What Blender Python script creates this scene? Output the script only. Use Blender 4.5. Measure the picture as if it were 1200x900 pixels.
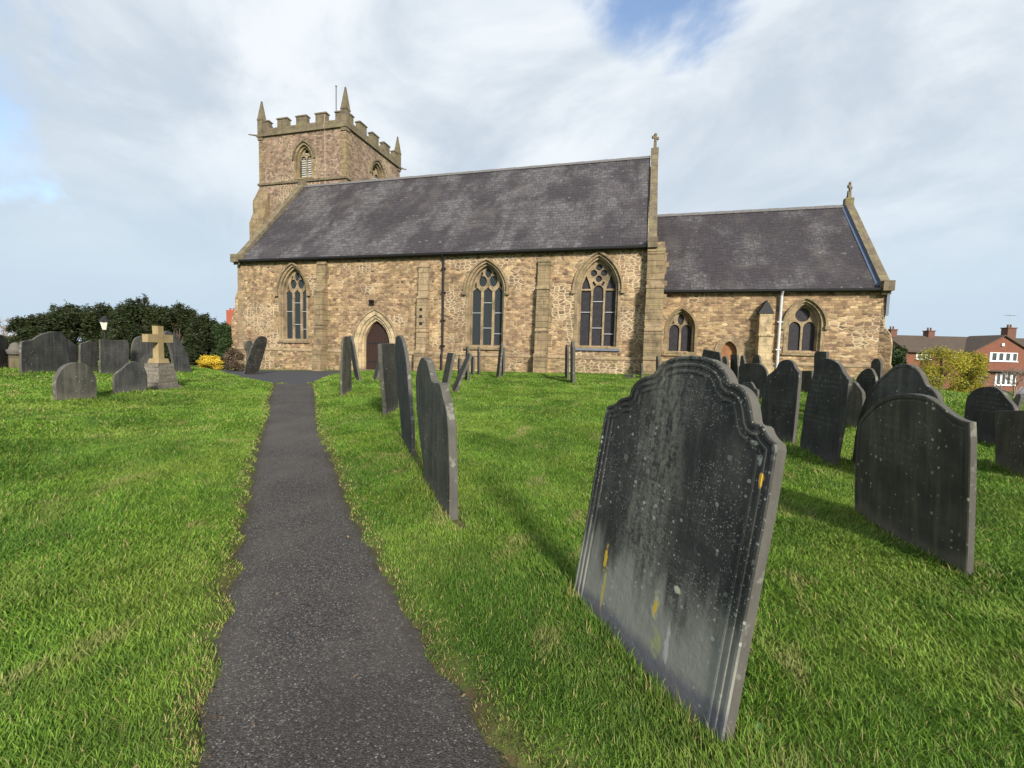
import bpy, bmesh, math, random
import numpy as np
from mathutils import Vector, Matrix, noise as mnoise
from mathutils.geometry import tessellate_polygon
random.seed(7); rng = np.random.default_rng(7)
for o in list(bpy.data.objects): bpy.data.objects.remove(o)
S = bpy.context.scene; COL = S.collection
rad = math.radians

# ------------------------------------------------------------------ camera
FPX = 530.0; YAW, PIT, ROL = .2677, .0707, .0257
EYE = np.array([0., 0., 1.5])
_f = np.array([-math.sin(YAW)*math.cos(PIT), math.cos(YAW)*math.cos(PIT), -math.sin(PIT)])
_r = np.array([math.cos(YAW), math.sin(YAW), 0.]); _u = np.cross(_r, _f)
CR = _r*math.cos(ROL) + _u*math.sin(ROL); CU = -_r*math.sin(ROL) + _u*math.cos(ROL); CF = _f
cam = bpy.data.objects.new('camera', bpy.data.cameras.new('camera')); COL.objects.link(cam)
m = Matrix.Identity(4)
for i in range(3):
    m[i][0] = CR[i]; m[i][1] = CU[i]; m[i][2] = -CF[i]; m[i][3] = EYE[i]
cam.matrix_world = m
cam.data.sensor_width = 36; cam.data.lens = FPX/1200*36; cam.data.clip_start = .05; cam.data.clip_end = 4000
S.camera = cam
S.render.resolution_x, S.render.resolution_y = 1024, 768

# ------------------------------------------------------------------ light
SUN_AZ, SUN_EL = rad(143), rad(27)       # clockwise from north (+Y)
sd = Vector((math.sin(SUN_AZ)*math.cos(SUN_EL), math.cos(SUN_AZ)*math.cos(SUN_EL), math.sin(SUN_EL)))
sun = bpy.data.objects.new('sun', bpy.data.lights.new('sun', 'SUN')); COL.objects.link(sun)
sun.rotation_euler = sd.to_track_quat('Z', 'Y').to_euler()
sun.data.energy = 3.9; sun.data.angle = rad(8); sun.data.color = (1, .93, .82)
S.view_settings.view_transform = 'Standard'; S.view_settings.look = 'None'
S.view_settings.exposure = .80; S.view_settings.gamma = 1
w = bpy.data.worlds.new('World'); S.world = w; w.use_nodes = True
nt = w.node_tree; nt.nodes.clear()

class NT:
    """small wrapper for building node trees"""
    def __init__(s, t): s.t = t
    def n(s, typ, _i=None, **k):
        nd = s.t.nodes.new(typ)
        for a, v in k.items(): setattr(nd, a, v)
        if _i:
            for kk, v in _i.items():
                sk = nd.inputs[kk]
                if isinstance(v, bpy.types.NodeSocket): s.t.links.new(v, sk)
                else: sk.default_value = v
        return nd
    def math(s, op, a, b=0.0, c=0.0, clamp=False):
        return s.n('ShaderNodeMath', {0: a, 1: b, 2: c}, operation=op, use_clamp=clamp).outputs[0]
    def mix(s, f, a, b, mode='MIX'):
        nd = s.n('ShaderNodeMix', {0: f}, data_type='RGBA', blend_type=mode)
        for idx, v in ((6, a), (7, b)):
            if isinstance(v, bpy.types.NodeSocket): s.t.links.new(v, nd.inputs[idx])
            else: nd.inputs[idx].default_value = (*v, 1) if len(v) == 3 else v
        return nd.outputs[2]
    def ramp(s, f, pts, interp='LINEAR'):
        nd = s.n('ShaderNodeValToRGB', {0: f}); cr = nd.color_ramp; cr.interpolation = interp
        while len(cr.elements) < len(pts): cr.elements.new(.5)
        for e, (p, c) in zip(cr.elements, pts):
            e.position = p; e.color = (*c, 1) if hasattr(c, '__len__') else (c, c, c, 1)
        return nd.outputs[0]
    def noise(s, vec, scale, detail=3, rough=.55, out=0, dist=0.0, dim='3D'):
        i = {'Scale': scale, 'Detail': detail, 'Roughness': rough, 'Distortion': dist}
        if vec is not None: i['Vector'] = vec
        return s.n('ShaderNodeTexNoise', i, noise_dimensions=dim).outputs[out]
    def map(s, vec, scale=(1, 1, 1), loc=(0, 0, 0), rot=(0, 0, 0)):
        return s.n('ShaderNodeMapping', {0: vec, 1: loc, 2: rot, 3: scale}).outputs[0]
    def smooth(s, v, a, b):
        return s.n('ShaderNodeMapRange', {0: v, 1: a, 2: b, 3: 0.0, 4: 1.0}, interpolation_type='SMOOTHSTEP').outputs[0]
    def sep(s, v): return s.n('ShaderNodeSeparateXYZ', {0: v}).outputs
    def bump(s, h, dist=.02, strength=1.0, normal=None):
        i = {'Strength': strength, 'Distance': dist, 'Height': h}
        if normal is not None: i['Normal'] = normal
        return s.n('ShaderNodeBump', i).outputs[0]

W = NT(nt)
tc = W.n('ShaderNodeTexCoord').outputs['Generated']
x_, y_, z_ = W.sep(tc)[:3]
zz = W.math('ADD', W.math('MAXIMUM', z_, 0.0), .42)
proj = W.n('ShaderNodeCombineXYZ', {0: W.math('DIVIDE', x_, zz), 1: W.math('DIVIDE', y_, zz), 2: 0.0}).outputs[0]
proj = W.map(proj, (1, 1, 1), (3.35, 1.1, 0), (0, 0, .5))
sky = W.n('ShaderNodeTexSky', sky_type='NISHITA', sun_disc=False, sun_elevation=SUN_EL, sun_rotation=SUN_AZ, air_density=1.0, dust_density=1.0, ozone_density=2.0)
big = W.noise(W.map(proj, (.8, 1.0, 1)), 1.7, 6, .55, dist=.4)
fine = W.noise(W.map(proj, (.85, 1.3, 1)), 4.2, 6, .6, dist=.3)
# direction of the openings in the cloud: above the nave roof, and far left
def opening(az, el, lo, hi):
    d = (math.sin(az)*math.cos(el), math.cos(az)*math.cos(el), math.sin(el))
    dp = W.n('ShaderNodeVectorMath', {0: tc, 1: d}, operation='DOT_PRODUCT').outputs['Value']
    return W.smooth(dp, lo, hi)
op1 = opening(rad(1), rad(39.5), .970, 1.0)
op2 = opening(rad(-66), rad(17), .93, 1.0)
dens = W.math('MULTIPLY_ADD', fine, .45, W.math('MULTIPLY', big, .75))
dens = W.math('SUBTRACT', W.math('SUBTRACT', dens, W.math('MULTIPLY', op1, .31)), W.math('MULTIPLY', op2, .17))
cover = W.smooth(dens, .22, .42)
shade = W.noise(W.map(proj, (.75, 1.0, 1), (5, 2, 0)), 2.1, 8, .58, dist=.5)
lowz = W.smooth(z_, .02, .45)
ccol = W.mix(W.math('MULTIPLY', W.smooth(shade, .34, .62), 1.0), (.40, .46, .525), (.61, .645, .68))
ccol = W.mix(lowz, (.40, .49, .57), ccol)
bg1 = W.n('ShaderNodeBackground', {0: sky.outputs[0], 1: .145})
blue = W.mix(.5, sky.outputs[0], (2.2, 4.6, 8.0))
t_ = nt.links; bg1.inputs[0].default_value = (1, 1, 1, 1); t_.new(sky.outputs[0], bg1.inputs[0])
bg2 = W.n('ShaderNodeBackground', {0: ccol, 1: .85})
mx = W.n('ShaderNodeMixShader', {0: W.math('MULTIPLY_ADD', cover, .93, .07), 1: bg1.outputs[0], 2: bg2.outputs[0]})
W.n('ShaderNodeOutputWorld', {0: mx.outputs[0]})

# ------------------------------------------------------------------ terrain function and pixel geometry
def sm(a, b, x):
    t = np.clip((x-a)/(b-a), 0, 1); return t*t*(3-2*t)
P0 = np.array([-2.8, 3.3]); PD = np.array([-.665, .747]); PL = np.array([-.747, -.665])
def ground(X, Y):
    X = np.asarray(X, float); Y = np.asarray(Y, float)
    hw = np.where(X > -13, .3+.02*(X+13), .3+.027*(X+13)); hw = np.clip(hw, -.1, .8)
    z = hw*sm(0, 18, Y) - 2.9*sm(7, 24, X)*sm(4, 16, Y)
    s = (X-P0[0])*PL[0]+(Y-P0[1])*PL[1]; a = (X-P0[0])*PD[0]+(Y-P0[1])*PD[1]
    z = z + .55*sm(.6, 6.5, s)*sm(-2, 6, a)*(1-sm(13.5, 20, Y))*(1-.7*sm(18, 40, -X))
    return z
def bumps(X, Y):
    return .9*(.030*np.sin(X*1.9+.6*np.sin(Y*1.3))*np.sin(Y*1.6+.8*np.sin(X*.9+1)) + .018*np.sin(X*3.7+Y*2.1)*np.sin(Y*4.1-X*1.4)
            + .05*np.sin(X*.6+1)*np.sin(Y*.5+2))
def ray(x, y): return CF + CR*(x-600)/FPX + CU*(450-y)/FPX
def at(x, y, depth): return EYE + ray(x, y)*depth
def G(x, y, dz=.03):
    d = ray(x, y); t = .5
    while t < 400:
        P = EYE+d*t
        if P[2] < float(ground(P[0], P[1]))+dz: break
        t *= 1.0015
    return P
def onY(x, y, Y):
    d = ray(x, y); return EYE + d*(Y/d[1])

# path: its two edges
LE = [G(*q, 0)[:2] for q in ((196, 960), (213, 899), (236, 780), (260, 700), (287, 600), (303, 520), (313, 480), (319, 450))]
RE = [G(*q, 0)[:2] for q in ((672, 960), (606, 899), (514, 760), (459, 680), (412, 600), (386, 530), (372, 490), (367, 450))]
def resample(pts, n):
    pts = np.array(pts); d = np.r_[0, np.cumsum(np.linalg.norm(np.diff(pts, axis=0), axis=1))]
    s = np.linspace(0, d[-1], n); return np.c_[np.interp(s, d, pts[:, 0]), np.interp(s, d, pts[:, 1])]
LE = [np.array(LE[0])-(np.array(LE[3])-np.array(LE[0]))*3] + LE; RE = [np.array(RE[0])-(np.array(RE[3])-np.array(RE[0]))*2] + RE
PATHPOLY = [np.array(q) for q in LE]+[np.array(q) for q in RE[::-1]]
TAR = [LE[-1], RE[-1], G(376, 445, 0)[:2], G(388, 440, 0)[:2], np.array([-13.2, 19.2]), np.array([-12.6, 21.5]), np.array([-24.5, 21.5]), np.array([-27, 18.5]), np.array([-19, 16.4]), np.array([-13.8, 13.4])]
def edge_noise(X, Y): return .05*np.sin(X*5.1+Y*3.3)+.04*np.sin(X*9.7-Y*7.9)+.03*np.sin(X*21+Y*17)
def path_sd(X, Y):
    """signed distance to the paved area: negative inside"""
    X = np.asarray(X, float).ravel(); Y = np.asarray(Y, float).ravel(); best = np.full(X.shape, 1e9)
    for poly in (PATHPOLY, TAR):
        ins = np.zeros(X.shape, bool); dd = np.full(X.shape, 1e9); n = len(poly)
        for i in range(n):
            a, b = np.array(poly[i]), np.array(poly[(i+1) % n])
            c = ((a[1] > Y) != (b[1] > Y)); xi = (b[0]-a[0])*(Y-a[1])/(b[1]-a[1]+1e-12)+a[0]
            ins ^= c & (X < xi)
            ab = b-a; t = np.clip(((X-a[0])*ab[0]+(Y-a[1])*ab[1])/(ab@ab+1e-12), 0, 1)
            dd = np.minimum(dd, np.hypot(X-a[0]-t*ab[0], Y-a[1]-t*ab[1]))
        best = np.minimum(best, np.where(ins, -dd, dd))
    return best
def turf(X, Y):
    sh = np.asarray(X, float).shape
    sd_ = (path_sd(X, Y)+edge_noise(np.ravel(X), np.ravel(Y))*.6).reshape(sh)
    k = sm(-.10, .03, sd_)
    return ground(X, Y) - .07*(1-k) + .045*k*sm(-.04, .07, sd_) + (.01+bumps(X, Y))*k*sm(-.1, .5, sd_)

def Gt(x, y):
    P = G(x, y)
    for _ in range(3): P = G(x, y, float(turf(P[0], P[1])-ground(P[0], P[1]))-.005)
    return P
# ------------------------------------------------------------------ mesh helpers
def tag(o, label=None, cat=None, group=None, kind=None):
    if label: o['label'] = label
    if cat: o['category'] = cat
    if group: o['group'] = group
    if kind: o['kind'] = kind
    return o
LOC = {}
def empty(name, loc, label, cat, group=None):
    o = bpy.data.objects.new(name, None); COL.objects.link(o); o.location = loc; o.empty_display_size = .2
    LOC[o] = Vector(loc); return tag(o, label, cat, group)
def facebasis(n):
    n = Vector(n)
    if abs(n.z) > .985: return Vector((1, 0, 0)), Vector((0, 1, 0))
    u = Vector((0, 0, 1)).cross(n).normalized(); return u, n.cross(u)
def obj(name, V, F, mats, parent=None, origin=None, smooth=False, mi=None, uv=None):
    """V in world coordinates; parent: an Empty or a part; origin for a thing that is one mesh"""
    if not isinstance(mats, (list, tuple)): mats = [mats]
    base = LOC.get(parent, Vector((0, 0, 0))) if parent else Vector(origin if origin is not None else (0, 0, 0))
    me = bpy.data.meshes.new(name)
    me.from_pydata([tuple(Vector(v)-base) for v in V], [], F); me.validate()
    for mt in mats: me.materials.append(mt)
    if mi is not None and len(mi) == len(me.polygons): me.polygons.foreach_set('material_index', mi)
    ul = me.uv_layers.new(name='UVMap')
    for p in me.polygons:
        if uv is None:
            a, b = facebasis(p.normal)
            for li in p.loop_indices:
                c = me.vertices[me.loops[li].vertex_index].co + base; ul.data[li].uv = (c.dot(a), c.dot(b))
        else:
            for li in p.loop_indices: ul.data[li].uv = uv[me.loops[li].vertex_index]
        if smooth: p.use_smooth = True
    o = bpy.data.objects.new(name, me); COL.objects.link(o)
    if parent:
        o.parent = parent; LOC[o] = base
        if isinstance(parent.data, bpy.types.Mesh): pass
    else:
        o.location = base; LOC[o] = base
    return o
class MB:
    def __init__(s): s.V = []; s.F = []; s.M = []
    def add(s, V, F, mi=0):
        k = len(s.V); s.V += [tuple(v) for v in V]; s.F += [tuple(i+k for i in f) for f in F]; s.M += [mi]*len(F); return s
    def box(s, x0, x1, y0, y1, z0, z1, mi=0):
        V = [(x, y, z) for z in (z0, z1) for y in (y0, y1) for x in (x0, x1)]
        return s.add(V, [(0, 2, 3, 1), (4, 5, 7, 6), (0, 1, 5, 4), (1, 3, 7, 5), (3, 2, 6, 7), (2, 0, 4, 6)], mi)
    def obox(s, c, ax, ay, az, hx, hy, hz, mi=0):
        c = Vector(c); ax, ay, az = Vector(ax), Vector(ay), Vector(az)
        V = [c+ax*hx*i+ay*hy*j+az*hz*k for k in (-1, 1) for j in (-1, 1) for i in (-1, 1)]
        return s.add(V, [(0, 2, 3, 1), (4, 5, 7, 6), (0, 1, 5, 4), (1, 3, 7, 5), (3, 2, 6, 7), (2, 0, 4, 6)], mi)
    def tube(s, pts, r, n=8, r2=None, cap=True, mi=0):
        pts = [Vector(p) for p in pts]; k = len(pts); V = []; F = []
        for i, p in enumerate(pts):
            d = (pts[min(i+1, k-1)]-pts[max(i-1, 0)]).normalized()
            a = d.cross(Vector((0, 0, 1)) if abs(d.z) < .9 else Vector((1, 0, 0))).normalized(); b = d.cross(a)
            rr = r if r2 is None else r+(r2-r)*i/(k-1)
            V += [p+(a*math.cos(2*math.pi*j/n)+b*math.sin(2*math.pi*j/n))*rr for j in range(n)]
        for i in range(k-1):
            for j in range(n): F.append((i*n+j, i*n+(j+1) % n, (i+1)*n+(j+1) % n, (i+1)*n+j))
        if cap: F.append(tuple(range(n-1, -1, -1))); F.append(tuple((k-1)*n+j for j in range(n)))
        return s.add(V, F, mi)
    def lathe(s, c, prof, n=16, mi=0):
        V = []; F = []; c = Vector(c)
        for r, z in prof: V += [c+Vector((r*math.cos(2*math.pi*j/n), r*math.sin(2*math.pi*j/n), z)) for j in range(n)]
        for i in range(len(prof)-1):
            for j in range(n): F.append((i*n+j, i*n+(j+1) % n, (i+1)*n+(j+1) % n, (i+1)*n+j))
        F.append(tuple(range(n-1, -1, -1))); F.append(tuple((len(prof)-1)*n+j for j in range(n)))
        return s.add(V, F, mi)
    def extr(s, outer, holes, o, ax, az, ay, t, mi=0):
        """2D polygon with holes; point = o + ax*u + az*v, thickness t along ay"""
        o, ax, az, ay = Vector(o), Vector(ax), Vector(az), Vector(ay)
        rings = [outer]+list(holes); pts = [p for r in rings for p in r]
        tris = tessellate_polygon([[Vector((p[0], p[1], 0)) for p in r] for r in rings])
        n = len(pts); V = [o+ax*p[0]+az*p[1] for p in pts]+[o+ax*p[0]+az*p[1]+ay*t for p in pts]
        F = []
        want = -ay
        for a, b, c in tris:
            nn = (V[b]-V[a]).cross(V[c]-V[a])
            if nn.length < 1e-10: continue
            if nn.dot(want) < 0: a, b, c = a, c, b
            F.append((a, b, c)); F.append((a+n, c+n, b+n))
        k = 0
        for r in rings:
            m_ = len(r)
            for i in range(m_): F.append((k+i, k+(i+1) % m_, k+(i+1) % m_+n, k+i+n))
            k += m_
        return s.add(V, F, mi)
    def build(s, name, mats, parent=None, origin=None, smooth=False, fix=True, uv=None):
        o = obj(name, s.V, s.F, mats, parent, origin, smooth, s.M if any(s.M) else None, uv)
        if fix:
            bm = bmesh.new(); bm.from_mesh(o.data); bmesh.ops.recalc_face_normals(bm, faces=bm.faces); bm.to_mesh(o.data); bm.free()
        return o

# ------------------------------------------------------------------ materials
MATS = {}
def mat(name, fn):
    mt = bpy.data.materials.new(name); mt.use_nodes = True; t = mt.node_tree; t.nodes.clear(); N = NT(t)
    b = N.n('ShaderNodeBsdfPrincipled'); b.inputs['Roughness'].default_value = .9; b.inputs['Specular IOR Level'].default_value = .3
    out = N.n('ShaderNodeOutputMaterial', {0: b.outputs[0]})
    fn(N, b, out); MATS[name] = mt; return mt
def L(N, a, b): N.t.links.new(a, b)
def setc(N, b, c, rough=None, normal=None):
    if isinstance(c, bpy.types.NodeSocket): L(N, c, b.inputs['Base Color'])
    else: b.inputs['Base Color'].default_value = (*c, 1)
    if rough is not None:
        if isinstance(rough, bpy.types.NodeSocket): L(N, rough, b.inputs['Roughness'])
        else: b.inputs['Roughness'].default_value = rough
    if normal is not None: L(N, normal, b.inputs['Normal'])
def plain(name, c, rough=.8, var=.25, scale=6, metal=0.0):
    def fn(N, b, out):
        g = N.n('ShaderNodeTexCoord').outputs['Object']; n = N.noise(g, scale, 4)
        c2 = N.mix(N.math('MULTIPLY', n, 1.0), tuple(v*(1-var) for v in c), tuple(min(1, v*(1+var)) for v in c))
        setc(N, b, c2, rough, N.bump(N.noise(g, scale*6, 3), .004, .5)); b.inputs['Metallic'].default_value = metal
    return mat(name, fn)

def rubble(name, cols, mortar, sx=4.3, sy=8.6, repoint=.0, mw=.10, moss=.0, pe=.0):
    def fn(N, b, out):
        uv = N.n('ShaderNodeUVMap').outputs[0]; ob = N.n('ShaderNodeTexCoord').outputs['Object']
        wob = N.n('ShaderNodeVectorMath', {0: N.noise(uv, 2.3, 2, out=1), 1: (.5, .5, .5)}, operation='SUBTRACT').outputs[0]
        wob = N.n('ShaderNodeVectorMath', {0: wob, 3: .22}, operation='SCALE').outputs[0]
        v = N.n('ShaderNodeVectorMath', {0: uv, 1: wob}, operation='ADD').outputs[0]
        v = N.map(v, (sx, sy, 1))
        sel = N.math('GREATER_THAN', N.noise(N.map(ob, (.55, .55, .9), (11, 2, 5)), 1.0, 3), .51)
        v = N.n('ShaderNodeVectorMath', {0: v, 3: N.math('MULTIPLY_ADD', sel, -.18, 1.0)}, operation='SCALE').outputs[0]
        vo = N.n('ShaderNodeTexVoronoi', {'Vector': v, 'Scale': 1.0, 'Randomness': .82}, voronoi_dimensions='2D')
        ed = N.n('ShaderNodeTexVoronoi', {'Vector': v, 'Scale': 1.0, 'Randomness': .82}, voronoi_dimensions='2D', feature='DISTANCE_TO_EDGE').outputs[0]
        cr = N.sep(vo.outputs['Color'])
        base = N.ramp(cr[0], cols, 'CONSTANT')
        wb = N.n('ShaderNodeVectorMath', {0: N.n('ShaderNodeVectorMath', {0: N.noise(uv, 3.6, 4, out=1), 1: (.5, .5, .5)}, operation='SUBTRACT').outputs[0], 3: .17}, operation='SCALE').outputs[0]
        bv = N.n('ShaderNodeVectorMath', {0: uv, 1: wb}, operation='ADD').outputs[0]
        br = N.n('ShaderNodeTexBrick', {'Vector': bv, 'Color1': (0, 0, 0, 1), 'Color2': (1, 1, 1, 1), 'Mortar': (.5, .5, .5, 1), 'Scale': 1.0, 'Mortar Size': .012, 'Mortar Smooth': .6, 'Brick Width': 1.15/sx, 'Row Height': 1.12/sy}, offset=.43, offset_frequency=2, squash=.62, squash_frequency=3)
        bsel = N.smooth(N.math('ADD', N.noise(N.map(ob, (.42, .42, .6), (3.1, 0, 1.7)), 1.0, 4), N.math('MULTIPLY', N.smooth(N.sep(ob)[0], 3.0, 9.5), pe)), .47, .50)
        base = N.mix(bsel, N.ramp(N.sep(br.outputs[0])[0], cols, 'CONSTANT'), base)
        tint = N.noise(ob, .33, 3)
        base = N.mix(N.math('MULTIPLY', N.smooth(tint, .45, .7), .45), base, (.20, .125, .085))
        base = N.mix(N.math('MULTIPLY', N.noise(uv, 14, 4), .55), base, (.22, .16, .095))
        base = N.mix(1.0, base, N.n('ShaderNodeCombineColor', {0: N.math('MULTIPLY_ADD', cr[1], .80, .60), 1: N.math('MULTIPLY_ADD', cr[1], .78, .585), 2: N.math('MULTIPLY_ADD', cr[1], .78, .60)}).outputs[0], 'MULTIPLY')
        patch = N.smooth(N.math('ADD', N.noise(N.map(ob, (.42, .42, .6), (3.1, 0, 1.7)), 1.0, 4), N.math('MULTIPLY', N.smooth(N.sep(ob)[0], 3.0, 9.5), pe)), .50, .62)
        base = N.mix(N.math('MULTIPLY', patch, .35), base, (.16, .10, .06))
        mcol = N.mix(patch, mortar, (.54, .45, .31))
        width = N.math('MULTIPLY_ADD', patch, .04, mw)
        mm = N.math('SUBTRACT', 1.0, N.smooth(N.math('ADD', ed, N.math('MULTIPLY', N.noise(uv, 25, 2), .06)), N.math('MULTIPLY', width, .55), N.math('ADD', width, .06)))
        mm = N.math('MULTIPLY', mm, N.math('MULTIPLY_ADD', patch, .38, .45))
        mm = N.mix(bsel, N.n('ShaderNodeCombineColor', {0: N.math('MULTIPLY', br.outputs[1], .55)}).outputs[0], N.n('ShaderNodeCombineColor', {0: mm}).outputs[0]); mm = N.sep(mm)[0]
        c = N.mix(mm, base, mcol)
        dirt = N.smooth(N.noise(N.map(ob, (1.2, 1.2, .35)), 1.1, 5), .48, .74)
        c = N.mix(N.math('MULTIPLY', dirt, .55), c, (.105, .075, .045))
        if moss:
            zf = N.math('SUBTRACT', 1.0, N.smooth(N.sep(ob)[2], .1, 1.5))
            c = N.mix(N.math('MULTIPLY', N.math('MULTIPLY', zf, N.smooth(N.noise(ob, 2.3, 4), .4, .7)), moss), c, (.09, .10, .03))
        h = N.math('ADD', N.math('MULTIPLY', N.sep(N.mix(bsel, N.n('ShaderNodeCombineColor', {0: N.math('SUBTRACT', .22, N.math('MULTIPLY', br.outputs[1], .22))}).outputs[0], N.n('ShaderNodeCombineColor', {0: N.math('MINIMUM', ed, .22)}).outputs[0]))[0], 2.0), N.math('MULTIPLY', N.noise(uv, 30, 4), .35))
        setc(N, b, c, .95, N.bump(h, .035, .9))
    return mat(name, fn)
NAVE_COLS = [(0, (.375, .262, .135)), (.16, (.29, .195, .108)), (.30, (.44, .325, .175)), (.44, (.25, .162, .10)), (.56, (.39, .29, .155)), (.68, (.15, .10, .065)), (.78, (.325, .222, .135)), (.90, (.47, .37, .215))]
M_WALL = rubble('rubble_sandstone', NAVE_COLS, (.36, .27, .165), moss=.6, pe=.14)
M_CHAN = rubble('rubble_chancel', NAVE_COLS, (.33, .24, .145), 3.6, 9.0, mw=.08, moss=.6, pe=-.05)
M_TOWER = rubble('tower_granite', [(0, (.25, .185, .14)), (.2, (.19, .14, .115)), (.4, (.29, .215, .16)), (.55, (.15, .11, .092)), (.7, (.25, .17, .13)), (.85, (.31, .25, .185))], (.24, .175, .125), 4.6, 8.4, mw=.07, pe=-.35)
def ashlar(name, c1, c2, bw=.55, bh=.3, moss=.3):
    def fn(N, b, out):
        uv = N.n('ShaderNodeUVMap').outputs[0]; ob = N.n('ShaderNodeTexCoord').outputs['Object']
        br = N.n('ShaderNodeTexBrick', {'Vector': uv, 'Color1': (*c1, 1), 'Color2': (*c2, 1), 'Mortar': (*[v*.72 for v in c1], 1), 'Scale': 1.0, 'Mortar Size': .012, 'Mortar Smooth': .5, 'Brick Width': bw, 'Row Height': bh}, offset=.5)
        c = N.mix(N.math('MULTIPLY', N.noise(ob, 5, 5), .6), br.outputs[0], tuple(v*.62 for v in c1))
        c = N.mix(N.math('MULTIPLY', N.smooth(N.noise(ob, 1.6, 6, .65), .44, .66), .62), c, (.085, .066, .045))
        c = N.mix(N.math('MULTIPLY', N.smooth(N.noise(N.map(ob, (1, 1, .4)), 6.0, 5, .7), .50, .66), .45), c, (.05, .042, .03))
        c = N.mix(N.math('MULTIPLY', N.smooth(N.noise(N.map(ob, loc=(4, 7, 2)), 2.1, 5), .48, .68), moss), c, (.21, .20, .085))
        setc(N, b, c, .92, N.bump(N.math('ADD', N.math('MULTIPLY', br.outputs[1], -1.0), N.math('MULTIPLY', N.noise(ob, 22, 4), .6)), .014, .8))
    return mat(name, fn)
M_ASH = ashlar('dressed_sandstone', (.38, .285, .175), (.30, .22, .135))
M_ASHY = ashlar('lichened_sandstone', (.335, .25, .145), (.22, .16, .10), .42, .27, .38)
M_ASHP = ashlar('pale_sandstone', (.56, .44, .27), (.50, .38, .22), .5, .35, .1)
M_COPE = ashlar('coping_stone', (.20, .165, .11), (.145, .115, .08), .7, .5, .5)
def slate_roof(N, b, out, k=1.0, st=.0):
    uv = N.n('ShaderNodeUVMap').outputs[0]; ob = N.n('ShaderNodeTexCoord').outputs['Object']
    br = N.n('ShaderNodeTexBrick', {'Vector': uv, 'Color1': (.064*k, .060*k, .064*k, 1), 'Color2': (.118*k, .110*k, .115*k, 1), 'Mortar': (.018, .018, .02, 1), 'Scale': 1.0, 'Mortar Size': .011, 'Mortar Smooth': .2, 'Brick Width': .33, 'Row Height': .24, 'Bias': -.1}, offset=.5)
    c = N.mix(N.math('MULTIPLY', N.smooth(N.noise(N.map(ob, (1, .7, .7)), .42, 5, .6), .42-st, .58-st), .8), br.outputs[0], (.028, .022, .026))
    c = N.mix(N.math('MULTIPLY', N.smooth(N.noise(N.map(ob, (2.2, .25, .25), (2, 0, 0)), .9, 4), .52, .70), .55), c, (.026, .022, .022))
    c = N.mix(N.math('MULTIPLY', N.smooth(N.noise(N.map(ob, (1, .7, .7), (9, 0, 0)), .8, 6), .5, .75), .35), c, (.12, .11, .10))
    c = N.mix(N.math('MULTIPLY', N.smooth(N.noise(uv, 7, 3), .66, .74), .5), c, (.20, .19, .18))
    c = N.mix(N.math('MULTIPLY', N.smooth(N.noise(N.map(uv, (3.0, 4.1, 1)), 1.0, 1), .70, .72), .5), c, (.17, .16, .155))
    c = N.mix(N.math('MULTIPLY', N.smooth(N.noise(N.map(ob, loc=(1, 5, 2)), 2.3, 6, .7), .60, .70), .4), c, (.085, .085, .04))
    v = N.math('FRACT', N.math('DIVIDE', N.sep(uv)[1], .24))
    h = N.math('ADD', N.math('MULTIPLY', N.math('SUBTRACT', 1.0, v), .8), N.math('MULTIPLY', br.outputs[1], -.5))
    setc(N, b, c, .62, N.bump(N.math('ADD', h, N.math('MULTIPLY', N.noise(uv, 9, 3), .5)), .018, .9))
M_ROOF = mat('slate_roof', slate_roof); M_ROOFC = mat('stained_slate_roof', lambda N, b, o: slate_roof(N, b, o, .86, .06))
M_LEAD = plain('lead', (.13, .15, .19), .55)
M_BLACK = plain('black_iron', (.015, .015, .017), .5)
M_WHITEP = plain('pale_painted_pipe', (.46, .48, .50), .5)
M_FLASH = plain('blue_lead_flashing', (.06, .085, .14), .6)
M_LOUV = plain('pale_louvre', (.42, .42, .40), .8)
M_DARK = plain('dark_void', (.012, .012, .013), .9)
def door(N, b, out):
    uv = N.n('ShaderNodeUVMap').outputs[0]; ob = N.n('ShaderNodeTexCoord').outputs['Object']
    fr = N.math('FRACT', N.math('MULTIPLY', N.sep(uv)[0], 5.5)); g = N.smooth(N.math('ABSOLUTE', N.math('SUBTRACT', fr, .5)), .42, .5)
    c = N.mix(N.noise(N.map(ob, (9, 9, 1)), 2, 4), (.018, .011, .009), (.050, .026, .020)); c = N.mix(g, c, (.008, .006, .005))
    setc(N, b, c, .6, N.bump(N.math('SUBTRACT', 1.0, g), .02, .8))
M_DOOR = mat('oak_door', door)
M_ORANGE = plain('lit_interior_orange', (.26, .12, .05), .7, .6, 3)
def glassmat(name, lead, c0, k):
    def fn(N, b, out):
        uv = N.n('ShaderNodeUVMap').outputs[0]; s = N.sep(uv)
        a = N.math('ADD', N.math('MULTIPLY', s[0], 1.5), s[1]); c = N.math('SUBTRACT', N.math('MULTIPLY', s[0], 1.5), s[1])
        def ln(q):
            f = N.math('FRACT', N.math('MULTIPLY', q, 5.2)); return N.smooth(N.math('ABSOLUTE', N.math('SUBTRACT', f, .5)), .36, .47)
        g = N.math('MAXIMUM', ln(a), ln(c)); g = N.math('MULTIPLY', g, k)
        pane = N.mix(N.noise(uv, 5, 2), tuple(v*.4 for v in c0), tuple(v*1.6 for v in c0))
        setc(N, b, N.mix(g, pane, lead), N.math('MULTIPLY_ADD', g, .3, .45), N.bump(N.noise(uv, 6, 2), .006, .6)); b.inputs['Specular IOR Level'].default_value = .10
    return mat(name, fn)
M_GLASS = glassmat('leaded_glass', (.10, .12, .13), (.010, .013, .016), .75)
M_GLASSM = glassmat('meshed_glass', (.075, .072, .080), (.030, .028, .033), .4)

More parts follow.
